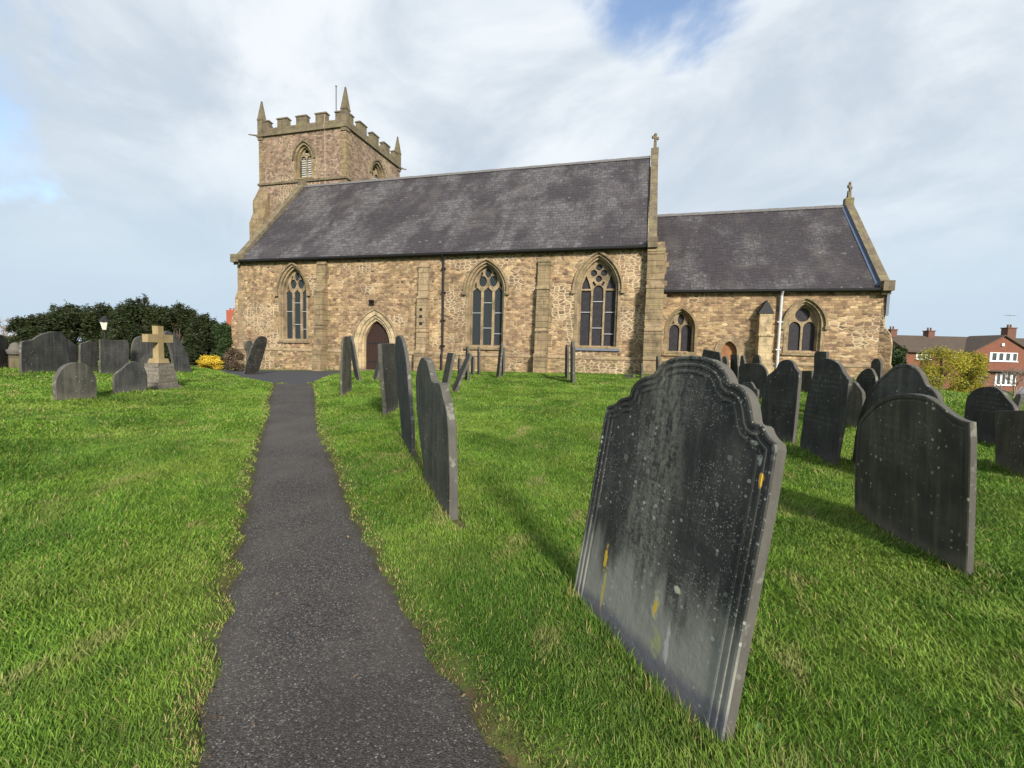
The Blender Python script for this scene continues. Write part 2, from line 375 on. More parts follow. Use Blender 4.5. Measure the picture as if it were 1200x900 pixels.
def slate(name, hero=False, dark=1.0):
    def fn(N, b, out):
        uv = N.n('ShaderNodeUVMap').outputs[0]; ob = N.n('ShaderNodeTexCoord').outputs['Object']; rnd = N.n('ShaderNodeObjectInfo').outputs['Random']
        off = N.n('ShaderNodeVectorMath', {0: ob, 1: N.n('ShaderNodeCombineXYZ', {0: N.math('MULTIPLY', rnd, 37.0), 1: N.math('MULTIPLY', rnd, 11.0), 2: 0.0}).outputs[0]}, operation='ADD').outputs[0]
        s = N.sep(uv); U, V = s[0], s[1]
        c = N.mix(N.smooth(N.noise(off, 3.0, 6, .65), .3, .75), tuple(v*dark for v in (.021, .0215, .022)), tuple(v*dark for v in (.054, .053, .050)))
        streak = N.smooth(N.noise(N.map(off, (13, 13, .9)), 1.0, 4), .45, .75)
        c = N.mix(N.math('MULTIPLY', streak, .55), c, tuple(min(.2, v*dark) for v in (.082, .078, .070)))
        st2 = N.smooth(N.noise(N.map(off, (30, 30, 1.1), (3, 3, 3)), 1.0, 3), .50, .62)
        c = N.mix(N.math('MULTIPLY', st2, .5), c, tuple(v*dark for v in (.026, .025, .023)))
        top = N.smooth(N.noise(N.map(off, (1.3, 1.3, 1)), 2.4, 4), .5, .7)
        c = N.mix(N.math('MULTIPLY', top, .35), c, (.06, .062, .045))
        # soil splash low on the stone
        edge = N.math('ADD', V, N.math('MULTIPLY', N.noise(off, 5, 4), -.32 if hero else -.28))
        low = N.math('SUBTRACT', 1.0, N.smooth(edge, -.14, .20 if hero else (.06 if dark > .5 else -.10)))
        c = N.mix(N.math('MULTIPLY', low, .6 if hero else .6), c, (.15, .145, .14) if hero else (.115, .108, .098))
        if hero:
            mid = N.math('SUBTRACT', 1.0, N.smooth(N.math('ABSOLUTE', N.math('SUBTRACT', U, N.math('MULTIPLY_ADD', N.noise(uv, 1.6, 2), .3, -.20))), .04, .21))
            mid = N.math('MULTIPLY', mid, N.smooth(N.math('ADD', N.math('MULTIPLY', N.noise(N.map(uv, (26, 5, 1)), 1.0, 6, .7), .6), N.math('MULTIPLY', N.noise(uv, 45, 5, .7), .4)), .40, .60))
            c = N.mix(N.math('MULTIPLY', mid, .85), c, (.185, .18, .15))
            low2 = N.math('SUBTRACT', 1.0, N.smooth(N.math('ADD', V, N.math('MULTIPLY', N.noise(N.map(uv, (9, 2.0, 1)), 1, 5), -.9)), -.25, .10))
            c = N.mix(N.math('MULTIPLY', low2, .9), c, (.27, .265, .23))
            vio = N.math('SUBTRACT', 1.0, N.smooth(N.math('ADD', V, N.math('MULTIPLY', N.noise(uv, 3, 2), -.1)), .03, .10))
            c = N.mix(N.math('MULTIPLY', vio, .8), c, (.11, .105, .135))
        def spots(scale, thr, col, amt, loc, c):
            vo = N.n('ShaderNodeTexVoronoi', {'Vector': N.map(uv, (1, 1, 1), loc), 'Scale': scale}, voronoi_dimensions='2D')
            r = N.sep(vo.outputs['Color']); rr = N.math('MULTIPLY_ADD', N.math('POWER', r[0], 4.0), thr, thr*.12)
            mask = N.math('SUBTRACT', 1.0, N.smooth(N.math('ADD', vo.outputs['Distance'], N.math('MULTIPLY', N.noise(uv, 70, 3), .12)), N.math('ADD', rr, .0), N.math('ADD', rr, .07)))
            mask = N.math('MULTIPLY', mask, N.smooth(N.noise(N.map(off, loc=loc), 3.0, 3), .46, .56))
            return N.mix(N.math('MULTIPLY', mask, amt), c, col)
        if hero:
            c = spots(24, .24, (.36, .37, .32), .8, (0, 0, 0), c); c = spots(60, .24, (.27, .28, .245), .7, (3, 1, 0), c); c = spots(110, .40, (.22, .225, .20), .7, (8, 1, 0), c)
            c = spots(11, .20, (.20, .205, .18), .55, (7, 5, 0), c)
            n1 = N.noise(uv, 26, 4)
            for (cu, cv, su, sv, col) in ((-.30, .36, .014, .07, (.62, .40, .04)), (-.275, .20, .012, .12, (.42, .36, .12)), (.10, .30, .022, .075, (.36, .36, .22)), (.10, .29, .012, .035, (.62, .38, .04)),
                                          (.21, .43, .020, .018, (.45, .45, .33)), (.505, 1.0, .011, .03, (.60, .36, .05)), (.20, .19, .016, .08, (.40, .40, .38)), (.488, 1.07, .012, .018, (.36, .37, .33)), (.46, 1.13, .02, .009, (.33, .35, .28)), (.14, .16, .03, .06, (.30, .31, .16))):
                dx = N.math('DIVIDE', N.math('SUBTRACT', U, cu), su); dy = N.math('DIVIDE', N.math('SUBTRACT', V, cv), sv)
                d = N.math('SQRT', N.math('ADD', N.math('MULTIPLY', dx, dx), N.math('MULTIPLY', dy, dy)))
                d = N.math('ADD', d, N.math('MULTIPLY', N.math('SUBTRACT', n1, .5), 2.6))
                c = N.mix(N.math('SUBTRACT', 1.0, N.smooth(d, .6, 1.15)), c, col)
        else:
            c = spots(17, .22, (.30, .31, .28), .65, (1, 2, 0), c)
        if not hero:
            c = N.mix(N.smooth(rnd, .55, .95), c, N.mix(1.0, c, (1.5, 1.45, 1.25), 'MULTIPLY')); c = N.mix(N.smooth(rnd, .45, .05), c, N.mix(1.0, c, (.72, .76, .82), 'MULTIPLY'))
            c = N.mix(N.math('MULTIPLY', N.smooth(N.noise(off, 2.0, 6, .7), .55, .70), N.math('MULTIPLY', rnd, .6)), c, (.085, .085, .055))
        # worn lettering in rows, only a trace of it left
        row = N.math('FRACT', N.math('MULTIPLY', V, 15.0)); inrow = N.smooth(N.math('ABSOLUTE', N.math('SUBTRACT', row, .5)), .30, .22)
        let = N.smooth(N.noise(N.map(uv, (62, 34, 1)), 1.0, 2), .50, .56)
        zone = N.math('MULTIPLY', N.smooth(V, .42, .5), N.smooth(N.math('ABSOLUTE', U), .36, .30))
        ins = N.math('MULTIPLY', N.math('MULTIPLY', inrow, let), N.math('MULTIPLY', zone, N.smooth(N.noise(off, 3, 2), .42, .6)))
        c = N.mix(N.math('MULTIPLY', ins, .50 if not hero else .2), c, (.12, .12, .112))
        h = N.math('ADD', N.math('MULTIPLY', ins, -.6), N.math('MULTIPLY', N.noise(off, 22, 6, .65), .8))
        setc(N, b, c, .72, N.bump(h, .006, .8)); b.inputs['Specular IOR Level'].default_value = .28
    return mat(name, fn)
M_SLATE = slate('dark_slate'); M_SLATEG = slate('grey_slate', dark=1.55); M_SLATEB = slate('black_slate', dark=.40); M_HERO = slate('lichened_slate', True)
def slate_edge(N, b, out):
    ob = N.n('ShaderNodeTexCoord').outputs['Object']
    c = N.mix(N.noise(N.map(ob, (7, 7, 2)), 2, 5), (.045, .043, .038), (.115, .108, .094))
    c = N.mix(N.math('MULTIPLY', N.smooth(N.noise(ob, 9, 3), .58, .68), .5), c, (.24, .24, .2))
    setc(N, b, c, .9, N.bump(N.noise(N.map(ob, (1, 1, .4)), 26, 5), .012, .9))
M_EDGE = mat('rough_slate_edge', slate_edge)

def soil(N, b, out):
    ob = N.n('ShaderNodeTexCoord').outputs['Object']
    c = N.mix(N.smooth(N.noise(ob, 1.1, 6, .6), .35, .65), (.035, .075, .010), (.085, .150, .018))
    c = N.mix(N.math('MULTIPLY', N.smooth(N.noise(N.map(ob, loc=(5, 9, 0)), .9, 5), .50, .68), .65), c, (.17, .185, .045))
    c = N.mix(N.math('MULTIPLY', N.smooth(N.noise(ob, 14, 5, .7), .50, .68), .55), c, (.05, .055, .015))
    att = N.n('ShaderNodeAttribute', attribute_name='wear', attribute_type='GEOMETRY').outputs['Fac']
    c = N.mix(N.math('MULTIPLY', att, N.smooth(N.noise(ob, 7, 4), .25, .6)), c, (.085, .055, .03))
    setc(N, b, c, .95, N.bump(N.noise(ob, 30, 5, .7), .03, 1.0))
M_SOIL = mat('turf', soil)
def pathm(N, b, out):
    ob = N.n('ShaderNodeTexCoord').outputs['Object']; uv = N.n('ShaderNodeUVMap').outputs[0]
    vo = N.n('ShaderNodeTexVoronoi', {'Vector': ob, 'Scale': 150.0}); cr = N.sep(vo.outputs['Color'])
    c = N.ramp(cr[0], [(0, (.022, .021, .020)), (.35, (.047, .044, .043)), (.7, (.088, .080, .075)), (.92, (.155, .142, .132)), (.975, (.27, .25, .235))], 'CONSTANT')
    c = N.mix(.22, c, (.062, .057, .054))
    c = N.mix(N.math('MULTIPLY', N.smooth(N.noise(ob, 1.1, 5), .38, .68), .5), c, (.105, .096, .089))
    c = N.mix(N.math('MULTIPLY', N.smooth(N.noise(N.map(ob, loc=(3, 3, 0)), .7, 4), .52, .72), .5), c, (.040, .036, .035))
    e = N.math('ABSOLUTE', N.sep(uv)[0])
    c = N.mix(N.math('MULTIPLY', N.smooth(N.math('ADD', e, N.math('MULTIPLY', N.noise(ob, 6, 5), .5)), .98, 1.35), .75), c, (.040, .032, .020))
    c = N.mix(N.math('MULTIPLY', N.smooth(N.math('ADD', e, N.math('MULTIPLY', N.noise(ob, 9, 5), .35)), 1.05, 1.25), .6), c, (.055, .062, .02))
    # thin pale scuffs along the right half
    sc = N.noise(N.map(uv, (26, .9, 1)), 1, 3); band = N.math('MULTIPLY', N.smooth(N.sep(uv)[0], .15, .4), N.math('SUBTRACT', 1.0, N.smooth(N.sep(uv)[0], .6, .8)))
    c = N.mix(N.math('MULTIPLY', N.math('MULTIPLY', N.smooth(sc, .62, .70), band), .16), c, (.16, .14, .13))
    h = N.math('ADD', N.math('MULTIPLY', vo.outputs['Distance'], -1.0), N.math('MULTIPLY', N.noise(ob, 18, 4), .4))
    setc(N, b, c, .88, N.bump(h, .005, .8)); b.inputs['Specular IOR Level'].default_value = .2
M_PATH = mat('worn_tarmac', pathm)
def tarm(N, b, out):
    ob = N.n('ShaderNodeTexCoord').outputs['Object']
    c = N.mix(N.noise(ob, 2, 5), (.032, .034, .04), (.06, .062, .07)); c = N.mix(N.math('MULTIPLY', N.smooth(N.noise(ob, 60, 2), .6, .75), .5), c, (.12, .12, .12))
    setc(N, b, c, .9, N.bump(N.noise(ob, 60, 3), .01, .7))
M_TAR = mat('dark_tarmac', tarm)
def leafy(name, c1, c2, trans=.3, patch=None):
    def fn(N, b, out):
        a = N.n('ShaderNodeAttribute', attribute_name='tint', attribute_type='GEOMETRY').outputs['Fac']; ob = N.n('ShaderNodeTexCoord').outputs['Object']
        c = N.mix(a, c1, c2)
        if patch:
            c = N.mix(N.math('MULTIPLY', N.smooth(N.noise(N.map(ob, (1, 1, .2)), .9, 4, .6), .44, .66), .6), c, patch[0])
            m1 = N.smooth(N.noise(N.map(ob, (1, 1, .2), (2, 8, 0)), .55, 5, .6), .46, .62)
            c = N.mix(N.math('MULTIPLY', m1, .45), c, (.030, .095, .012))
            m2 = N.smooth(N.noise(N.map(ob, (1, 1, .2), (12, 4, 0)), 3.4, 5, .65), .50, .64)
            c = N.mix(N.math('MULTIPLY', m2, .40), c, (.045, .105, .016))
            m3 = N.smooth(N.noise(N.map(ob, (1.6, .7, .2), (1, 14, 0)), 1.3, 5, .6), .58, .70)
            c = N.mix(N.math('MULTIPLY', m3, .65), c, (.33, .31, .12))
            c = N.mix(N.smooth(a, .90, .97), c, patch[1])
            c = N.mix(N.math('MULTIPLY', N.smooth(N.noise(N.map(ob, (1, 1, .2), (7, 3, 0)), 1.7, 4, .6), .62, .72), N.smooth(a, .35, .6)), c, patch[1])
        setc(N, b, c, .55); b.inputs['Specular IOR Level'].default_value = .2
        tr = N.n('ShaderNodeBsdfTranslucent', {0: c}); mx = N.n('ShaderNodeMixShader', {0: trans, 1: b.outputs[0], 2: tr.outputs[0]})
        L(N, mx.outputs[0], out.inputs[0])
    return mat(name, fn)
M_GRASS = leafy('grass_blades', (.044, .122, .012), (.290, .460, .060), .35, ((.25, .33, .06), (.40, .34, .14)))
M_YEW = leafy('yew_leaves', (.010, .018, .007), (.050, .062, .022), .12)
M_CONI = leafy('conifer_leaves', (.015, .035, .012), (.055, .085, .025), .12)
M_YELLOW = leafy('yellow_leaves', (.42, .30, .03), (.78, .58, .06), .2)
M_GOLD = leafy('golden_green_leaves', (.16, .17, .02), (.55, .47, .07), .3)
M_BROWNL = leafy('brown_twigs_leaves', (.07, .052, .034), (.15, .11, .07), .15)
M_BARE = plain('bark', (.11, .085, .065), .9)
M_BAREP = plain('pale_bark', (.26, .20, .17), .9)
def brick(name, c1, c2):
    def fn(N, b, out):
        uv = N.n('ShaderNodeUVMap').outputs[0]
        br = N.n('ShaderNodeTexBrick', {'Vector': uv, 'Color1': (*c1, 1), 'Color2': (*c2, 1), 'Mortar': (.19, .13, .095, 1), 'Scale': 1.0, 'Mortar Size': .008, 'Brick Width': .225, 'Row Height': .075})
        c = N.mix(N.math('MULTIPLY', N.noise(uv, 1.3, 4), .4), br.outputs[0], tuple(v*.6 for v in c1)); setc(N, b, c, .9)
    return mat(name, fn)
M_BRICK = brick('red_brick', (.17, .055, .033), (.235, .08, .045)); M_BRICKD = brick('dark_brick', (.12, .05, .035), (.16, .07, .05))
M_TILE = plain('brown_roof_tiles', (.075, .055, .042), .85, .3, 1.5)
M_WHITE = plain('white_paint', (.75, .76, .76), .5, .04)
M_WGLASS = plain('window_pane', (.06, .07, .08), .12, .6, .8)
M_CURT = plain('net_curtain', (.55, .57, .58), .7, .3, 9)
M_CAR = plain('silver_car_paint', (.22, .23, .26), .3, .05)
M_TYRE = plain('tyre_rubber', (.02, .02, .02), .8)

# ------------------------------------------------------------------ ground sheet
def axis(c0, c1, step, far, growth=1.18):
    a = list(np.arange(c0, c1+1e-6, step)); s = step
    while a[-1] < far: s *= growth; a.append(a[-1]+s)
    s = step; lo = [a[0]]
    while lo[-1] > -far: s *= growth; lo.append(lo[-1]-s)
    return np.array(lo[:0:-1]+a)
xs = axis(-17, 6, .09, 1800); ys = axis(-1, 14, .09, 1800)
XX, YY = np.meshgrid(xs, ys); ZZ = turf(XX, YY)
ZZ = ZZ + 0.0
nv = XX.size; V = np.c_[XX.ravel(), YY.ravel(), ZZ.ravel()]
ny, nx = XX.shape; idx = np.arange(nv).reshape(ny, nx)
Q = np.stack([idx[:-1, :-1], idx[:-1, 1:], idx[1:, 1:], idx[1:, :-1]], -1).reshape(-1, 4)
def npmesh(name, V, faces_flat, sizes, mats, kind=None, attrs=None, origin=(0, 0, 0)):
    me = bpy.data.meshes.new(name); V = np.asarray(V, np.float32)-np.array(origin, np.float32)
    me.vertices.add(len(V)); me.vertices.foreach_set('co', V.ravel())
    me.loops.add(len(faces_flat)); me.loops.foreach_set('vertex_index', np.asarray(faces_flat, np.int32))
    starts = np.r_[0, np.cumsum(sizes)[:-1]].astype(np.int32)
    me.polygons.add(len(sizes)); me.polygons.foreach_set('loop_start', starts); me.polygons.foreach_set('loop_total', np.asarray(sizes, np.int32))
    me.update(calc_edges=True)
    for mt in mats: me.materials.append(mt)
    for k, v in (attrs or {}).items():
        a = me.attributes.new(k, 'FLOAT', 'POINT'); a.data.foreach_set('value', np.asarray(v, np.float32))
    o = bpy.data.objects.new(name, me); COL.objects.link(o); o.location = origin; LOC[o] = Vector(origin)
    if kind: o['kind'] = kind
    return o
sdall = path_sd(XX, YY)+edge_noise(XX.ravel(), YY.ravel())*.6
wear = 1-sm(-.03, .10, sdall)
lawn = npmesh('lawn', V, Q.ravel(), np.full(len(Q), 4), [M_SOIL], 'structure', {'wear': wear})
lawn.data.polygons.foreach_set('use_smooth', [True]*len(Q))

# path and tarmac apron
nL = 140; Lr, Rr = resample(LE, nL), resample(RE, nL); V = []; UV = []; nW = 13; dist = 0
for i in range(nL):
    if i: dist += np.linalg.norm((Lr[i]+Rr[i]-Lr[i-1]-Rr[i-1])/2)
    for j in range(nW):
        t = j/(nW-1); e = 1.0+.05; k = .5+(t-.5)*e; p = Lr[i]*(1-k)+Rr[i]*k
        z = float(ground(p[0], p[1])) + .006 - .022*abs(2*t-1)**2 + .004*math.sin(p[0]*3+p[1]*2)
        V.append((p[0], p[1], z)); UV.append(((2*k-1), dist))
F = [(i*nW+j, i*nW+j+1, (i+1)*nW+j+1, (i+1)*nW+j) for i in range(nL-1) for j in range(nW-1)]
o = obj('footpath', V, F, M_PATH, uv=UV, smooth=True); tag(o, kind='structure')
ply = []
for i in range(len(TAR)):
    a, b = np.array(TAR[i]), np.array(TAR[(i+1) % len(TAR)])
    for k in range(4): ply.append(a+(b-a)*k/4)
ta = np.array(ply); gx = np.arange(-27, -9.5, .2); gy = np.arange(12, 21.6, .2)
bm = bmesh.new()
vg = {}
for i, x in enumerate(gx):
    for j, y in enumerate(gy):
        if path_sd([x], [y])[0] < .10 and y > 12.2: vg[i, j] = bm.verts.new((x, y, float(ground(x, y))-.005))
for (i, j) in list(vg):
    q = [vg.get((i, j)), vg.get((i+1, j)), vg.get((i+1, j+1)), vg.get((i, j+1))]
    if all(q): bm.faces.new(q)
me = bpy.data.meshes.new('tarmac_apron'); bm.to_mesh(me); bm.free(); me.materials.append(M_TAR)
o = bpy.data.objects.new('tarmac_apron', me); COL.objects.link(o); tag(o, kind='structure')

# ------------------------------------------------------------------ church
D = 21.6077; YR = 26.789; EAV = 6.6; RID = 12.45; DC = 24.1254; CEAV = 4.95; YRC = 28.5555; CRID = 9.7477
XW, XE = -22.75, .48; CXE = 10.62
church = empty('church', (-10, 26, .3), 'long stone parish church with slate roofs, traceried windows and square battlemented tower', 'church')
X3, Z3, Y3 = (1, 0, 0), (0, 0, 1), (0, 1, 0)
def arch(a, h, cx, s, n=10, d=0.0):
    """pointed arch curve from right springing over the apex to the left one, offset outwards by d"""
    R = (a*a+h*h)/(2*a); c = R-a; Rd = R+d; H = math.sqrt(Rd*Rd-c*c); th = math.atan2(H, c)
    r = [(cx-c+Rd*math.cos(th*i/n), s+Rd*math.sin(th*i/n)) for i in range(n+1)]
    l = [(2*cx-x, z) for x, z in r[::-1][1:]]
    return r+l
def opening_poly(a, h, cx, sill, s, n=10, d=0.0):
    return [(cx-a-d, sill), (cx+a+d, sill)]+arch(a, h, cx, s, n, d)
def shape(cx, cz, pts): return [(cx+x, cz+z) for x, z in pts]
def lens(cx, cz, hw, hh, n=5):
    # ogee-sided reticulation: pointed top and bottom, rounded flanks
    pts = []
    for sgn in ((1, 1), (-1, 1), (-1, -1), (1, -1)):
        q = [(hw*math.cos(t)**.9 if t < math.pi/2-.01 else 0, hh*math.sin(t)**1.25) for t in [math.pi/2*i/n for i in range(n+1)]]
        q = [(x*sgn[0], z*sgn[1]) for x, z in q]
        if sgn in ((-1, 1), (1, -1)): q = q[::-1]
        pts += q[:-1]
    return shape(cx, cz, pts)
def circ(cx, cz, r, n=14): return [(cx+r*math.cos(2*math.pi*i/n), cz+r*math.sin(2*math.pi*i/n)) for i in range(n)]
def light(x0, x1, z0, zs, rise):
    w_ = (x1-x0)/2; c = (x0+x1)/2
    return [(x0, z0), (x1, z0)]+[(c+w_*math.cos(t)*(1 if True else 0), zs+rise*math.sin(t)**1.15) for t in [math.pi*i/8 for i in range(9)]]
wins = [  # centre, half glass, spring, apex, sill, hood, style, Y
    (-18.87, .78, 4.52, 1.36, 1.80, True, 'A'), (-7.39, .84, 4.50, 1.28, 1.68, True, 'A'), (-1.90, .84, 4.52, 1.42, 1.76, True, 'B')]
cwins = [(2.05, .56, 2.85, .90, 1.62, False, 'C'), (7.46, .60, 3.10, .98, 1.78, True, 'D')]
DOOR = (-13.62, .78, 1.72, 1.28, .30)
def surround_window(cx, a, s, H, sill, hood, style, Y, M=M_ASH):
    ring = opening_poly(a, H, cx, sill, s, 12, .22)
    mb = MB(); mb.extr(ring, [opening_poly(a, H, cx, sill+.10, s, 12, .10)], (0, Y-.022, 0), X3, Z3, Y3, .12)
    mb.extr(opening_poly(a, H, cx, sill+.002, s, 12, .115), [opening_poly(a, H, cx, sill+.10, s, 12, 0)], (0, Y+.098, 0), X3, Z3, Y3, .42)
    wn = mb.build('window', M, church)
    tr = MB(); holes = []; z0 = sill+.14
    if style == 'A':
        w3 = (2*a-.18)/3
        for k in (-1, 0, 1):
            c = cx+k*(w3+.09-.0); x0, x1 = c-w3/2+.02, c+w3/2-.02
            holes.append([(x0, z0), (x1, z0), (x1, s+.02), (c+w3*.22, s+.11), (c+w3*.05, s+.21), (c, s+.29 if k == 0 else s+.27), (c-w3*.05, s+.21), (c-w3*.22, s+.11), (x0, s+.02)])
        holes += [lens(cx-.28*a/.84, s+.52, .215, .265), lens(cx+.28*a/.84, s+.52, .215, .265), lens(cx, s+.93, .17, .24)]
        for k in (-1, 1):
            holes.append([(cx+k*a*.72, s+.25), (cx+k*a*.88, s+.14), (cx+k*a*.86, s+.36), (cx+k*a*.74, s+.52)][::k])
            holes.append([(cx+k*a*.33, s+.86), (cx+k*a*.58, s+.62), (cx+k*a*.46, s+.93), (cx+k*a*.36, s+1.02)][::k])
    elif style == 'B':
        w3 = (2*a-.18)/3
        holes.append(light(cx-w3/2+.01, cx+w3/2-.01, z0, s-.02, .25))
        for k in (-1, 1):
            x0, x1 = sorted((cx+k*(a-.04), cx+k*(w3/2+.08)))
            holes.append([(x0, z0), (x1, z0), (x1, s-.03), (x0, s-.03)])
            holes.append([(cx+k*(w3/2+.10), s+.06), (cx+k*(a-.045), s+.06), (cx+k*(a-.10), s+.32), (cx+k*(a-.26), s+.68), (cx+k*(w3/2+.22), s+.42)][::k])
            holes.append([(cx+k*.10, s+.24), (cx+k*.20, s+.17), (cx+k*.30, s+.36), (cx+k*.22, s+.42)][::k])
        holes += [circ(cx, s+1.06, .155), circ(cx-.235, s+.79, .155), circ(cx+.235, s+.79, .155), circ(cx, s+.52, .15)]
    elif style == 'C':
        for k in (-1, 1):
            x0, x1 = sorted((cx+k*(a-.03), cx+k*.045)); holes.append(light(x0, x1, z0, s-.02, .26))
            holes.append([(cx+k*.30, s+.33), (cx+k*.42, s+.24), (cx+k*.36, s+.46)][::k])
        holes.append(lens(cx, s+.50, .15, .28))
    else:
        for k in (-1, 1):
            x0, x1 = sorted((cx+k*(a-.03), cx+k*.045)); holes.append(light(x0, x1, z0, s-.12, .30))
        holes.append(lens(cx, s+.50, .32, .33))
    tr.extr(opening_poly(a, H, cx, sill+.101, s, 12, .02), holes, (0, Y+.30, 0), X3, Z3, Y3, .13)
    tr.build('tracery', M_ASH, wn)
    g = MB(); g.extr(opening_poly(a, H, cx, sill+.102, s, 12, .05), [], (0, Y+.375, 0), X3, Z3, Y3, .02)
    g.build('glass', M_GLASS if style == 'A' else M_GLASSM, wn)
    if style in 'AB':   # iron cross bars over the lights
        for k, zf in ((-1, .62), (0, .80), (1, .62), (0, .35), (1, .25)):
            w3 = (2*a-.18)/3; c = cx+k*(w3+.09); zz_ = sill+(s-sill)*zf
            b = MB(); b.box(c-w3/2, c+w3/2, Y+.31, Y+.33, zz_, zz_+.025); b.build('glazing_bar', M_WHITEP, wn)
    sl = MB(); sl.extr([(0, 0), (.30, 0), (.30, .19), (.05, .08), (0, .05)], [], (cx-a-.28, Y-.10, sill-.10), Y3, Z3, X3, 2*a+.56)
    sl.build('sill', M_ASHY if style != 'B' else M_LEAD, wn)
    if hood:
        hm = MB(); ou = arch(a, H, cx, s-.04, 14, .34); inn = arch(a, H, cx, s-.04, 14, .245)
        hm.extr(ou+inn[::-1], [], (0, Y-.12, 0), X3, Z3, Y3, .14)
        for k in (-1, 1):
            x = cx+k*(a+.30); hm.box(x-.085, x+.085, Y-.15, Y+.01, s-.20, s-.042)
        hm.build('hood_mould', M_ASHY if style != 'B' else M_ASH, wn)
    return wn
# south wall of the nave, with real openings
mb = MB()
holes = [opening_poly(a, H, cx, sill, s, 12, .20) for cx, a, s, H, sill, _, _ in wins] + [opening_poly(DOOR[1], DOOR[3], DOOR[0], -.3, DOOR[2], 12, .30)]
mb.extr([(XW, -.4), (XE, -.4), (XE, EAV-.02), (XW, EAV-.02)], holes, (0, D, 0), X3, Z3, Y3, .75)
mb.extr([(0, -.4), (2*(YR-D)-1.4, -.4), (2*(YR-D)-1.4, EAV-.7), ((YR-D)-.7, RID-.55), (0, EAV-.7)], [], (XE-.62, D+.752, 0), Y3, Z3, X3, .60)
mb.extr([(0, -.4), (2*(YR-D)-1.4, -.4), (2*(YR-D)-1.4, EAV-.7), ((YR-D)-.7, RID-.55), (0, EAV-.7)], [], (XW+.02, D+.752, 0), Y3, Z3, X3, .60)
mb.box(XW, XE, 2*YR-D-.6, 2*YR-D, -.4, EAV-.02)
nave = mb.build('nave_wall', M_WALL, church)
# plinth below the string course, its top a weathered string
mb = MB()
for x0, x1 in ((XW-.05, DOOR[0]-1.32), (DOOR[0]+1.32, XE+.02)): mb.extr([(0, -.4), (.095, -.4), (.095, 1.30), (0, 1.245)], [], (x0, D-.09, 0), Y3, Z3, X3, x1-x0)
pl = mb.build('plinth', M_WALL, church)
mb = MB()
for x0, x1 in ((XW-.07, DOOR[0]-1.32), (DOOR[0]+1.32, XE+.03)): mb.extr([(0, 1.25), (.13, 1.25), (.13, 1.42), (.0, 1.31)], [], (x0, D-.125, 0), Y3, Z3, X3, x1-x0)
mb.build('string_course', M_ASH, church)
for wv in wins: surround_window(*wv, D)
# south door
cx, a, s, H, z0 = DOOR
dr = MB(); dr.extr(opening_poly(a, H, cx, -.2, s, 12, .52), [opening_poly(a, H, cx, -.21, s, 12, .27)], (0, D-.03, 0), X3, Z3, Y3, .22)
dr.extr(opening_poly(a, H, cx, -.2, s, 12, .268), [opening_poly(a, H, cx, -.21, s, 12, .12)], (0, D+.05, 0), X3, Z3, Y3, .25)
dr.extr(opening_poly(a, H, cx, -.2, s, 12, .118), [opening_poly(a, H, cx, -.21, s, 12, 0)], (0, D+.14, 0), X3, Z3, Y3, .30)
dw = dr.build('doorway', M_ASHP, church)
d_ = MB(); d_.extr(opening_poly(a, H, cx, .1, s, 12, .02), [], (0, D+.34, 0), X3, Z3, Y3, .06); dd = d_.build('door', M_DOOR, dw)
hd = MB(); hd.extr(arch(a, H, cx, s-.02, 14, .62)+arch(a, H, cx, s-.02, 14, .525)[::-1], [], (0, D-.10, 0), X3, Z3, Y3, .12); hd.build('hood_mould', M_ASH, dw)
hg = MB()
for zz_ in (.75, 1.75): hg.box(cx-.66, cx+.45, D+.325, D+.338, zz_, zz_+.06)
hg.tube([(cx+.5, D+.31, 1.15), (cx+.5, D+.31, 1.30)], .02); hg.build('hinge', M_BLACK, dw)
st = MB(); st.box(cx-1.0, cx+1.0, D-.5, D+.5, .05, .34); st.build('step', M_COPE, dw)
# floodlight over the door
fl = MB(); p = (-13.72, D-.22, 3.98); fl.obox(p, (1, 0, 0), (0, .8, .6), (0, -.6, .8), .13, .05, .09); fl.tube([(p[0], D, 4.05), (p[0], D-.2, 4.02)], .02)
fo = fl.build('floodlight', M_BLACK, church)

def buttress(x0, x1, Y, stages, M=M_ASHY, base=0.0):
    """stages: (top z, projection) from the ground up, weathered offsets between them; profile extruded along x"""
    mb = MB(); prof = [(0, base)]; 
    for i, (zt, pr) in enumerate(stages):
        prof.append((-pr, base if i == 0 else zprev+.28*(pprev-pr)/.15*.5+.08)); prof.append((-pr, zt)); zprev, pprev = zt, pr
    prof.append((-.02, zprev+pprev*1.25)); prof.append((0, zprev+pprev*1.25))
    seg = 3; mb.extr(prof, [], (x0, Y+.01, 0), Y3, Z3, X3, x1-x0)
    # drip ledges
    for i, (zt, pr) in enumerate(stages): mb.extr([(0, 0), (-pr-.05, 0), (-pr-.05, .06), (-pr+.04, .16), (0, .16)], [], (x0-.035, Y+.012, zt-.05), Y3, Z3, X3, x1-x0+.07)
    r_ = random.Random(int(x0*10)); z = base+.02
    while z < stages[-1][0]-.1:
        pr = next(p for t, p in stages if z < t-.02 or t == stages[-1][0]); top_ = next(t for t, p in stages if z < t-.02 or t == stages[-1][0]); hh = min(r_.uniform(.22, .36), top_-z-.06)
        if hh > .1:
            j = r_.uniform(-.015, .03); mb.box(x0-.012-r_.uniform(0, .022), x1+.012+r_.uniform(0, .022), Y-pr-.012-max(0, j), Y+.005, z, z+hh-.012)
            if r_.random() < .5: mb.box(x1+.01, x1+.10+r_.uniform(0, .12), Y-.02-r_.uniform(0, .015), Y+.004, z, z+hh-.015)
            if r_.random() < .5: mb.box(x0-.10-r_.uniform(0, .12), x0-.01, Y-.02-r_.uniform(0, .015), Y+.004, z, z+hh-.015)
            z += hh
        else: z = top_+.14
    o = mb.build('buttress', M, church); return o
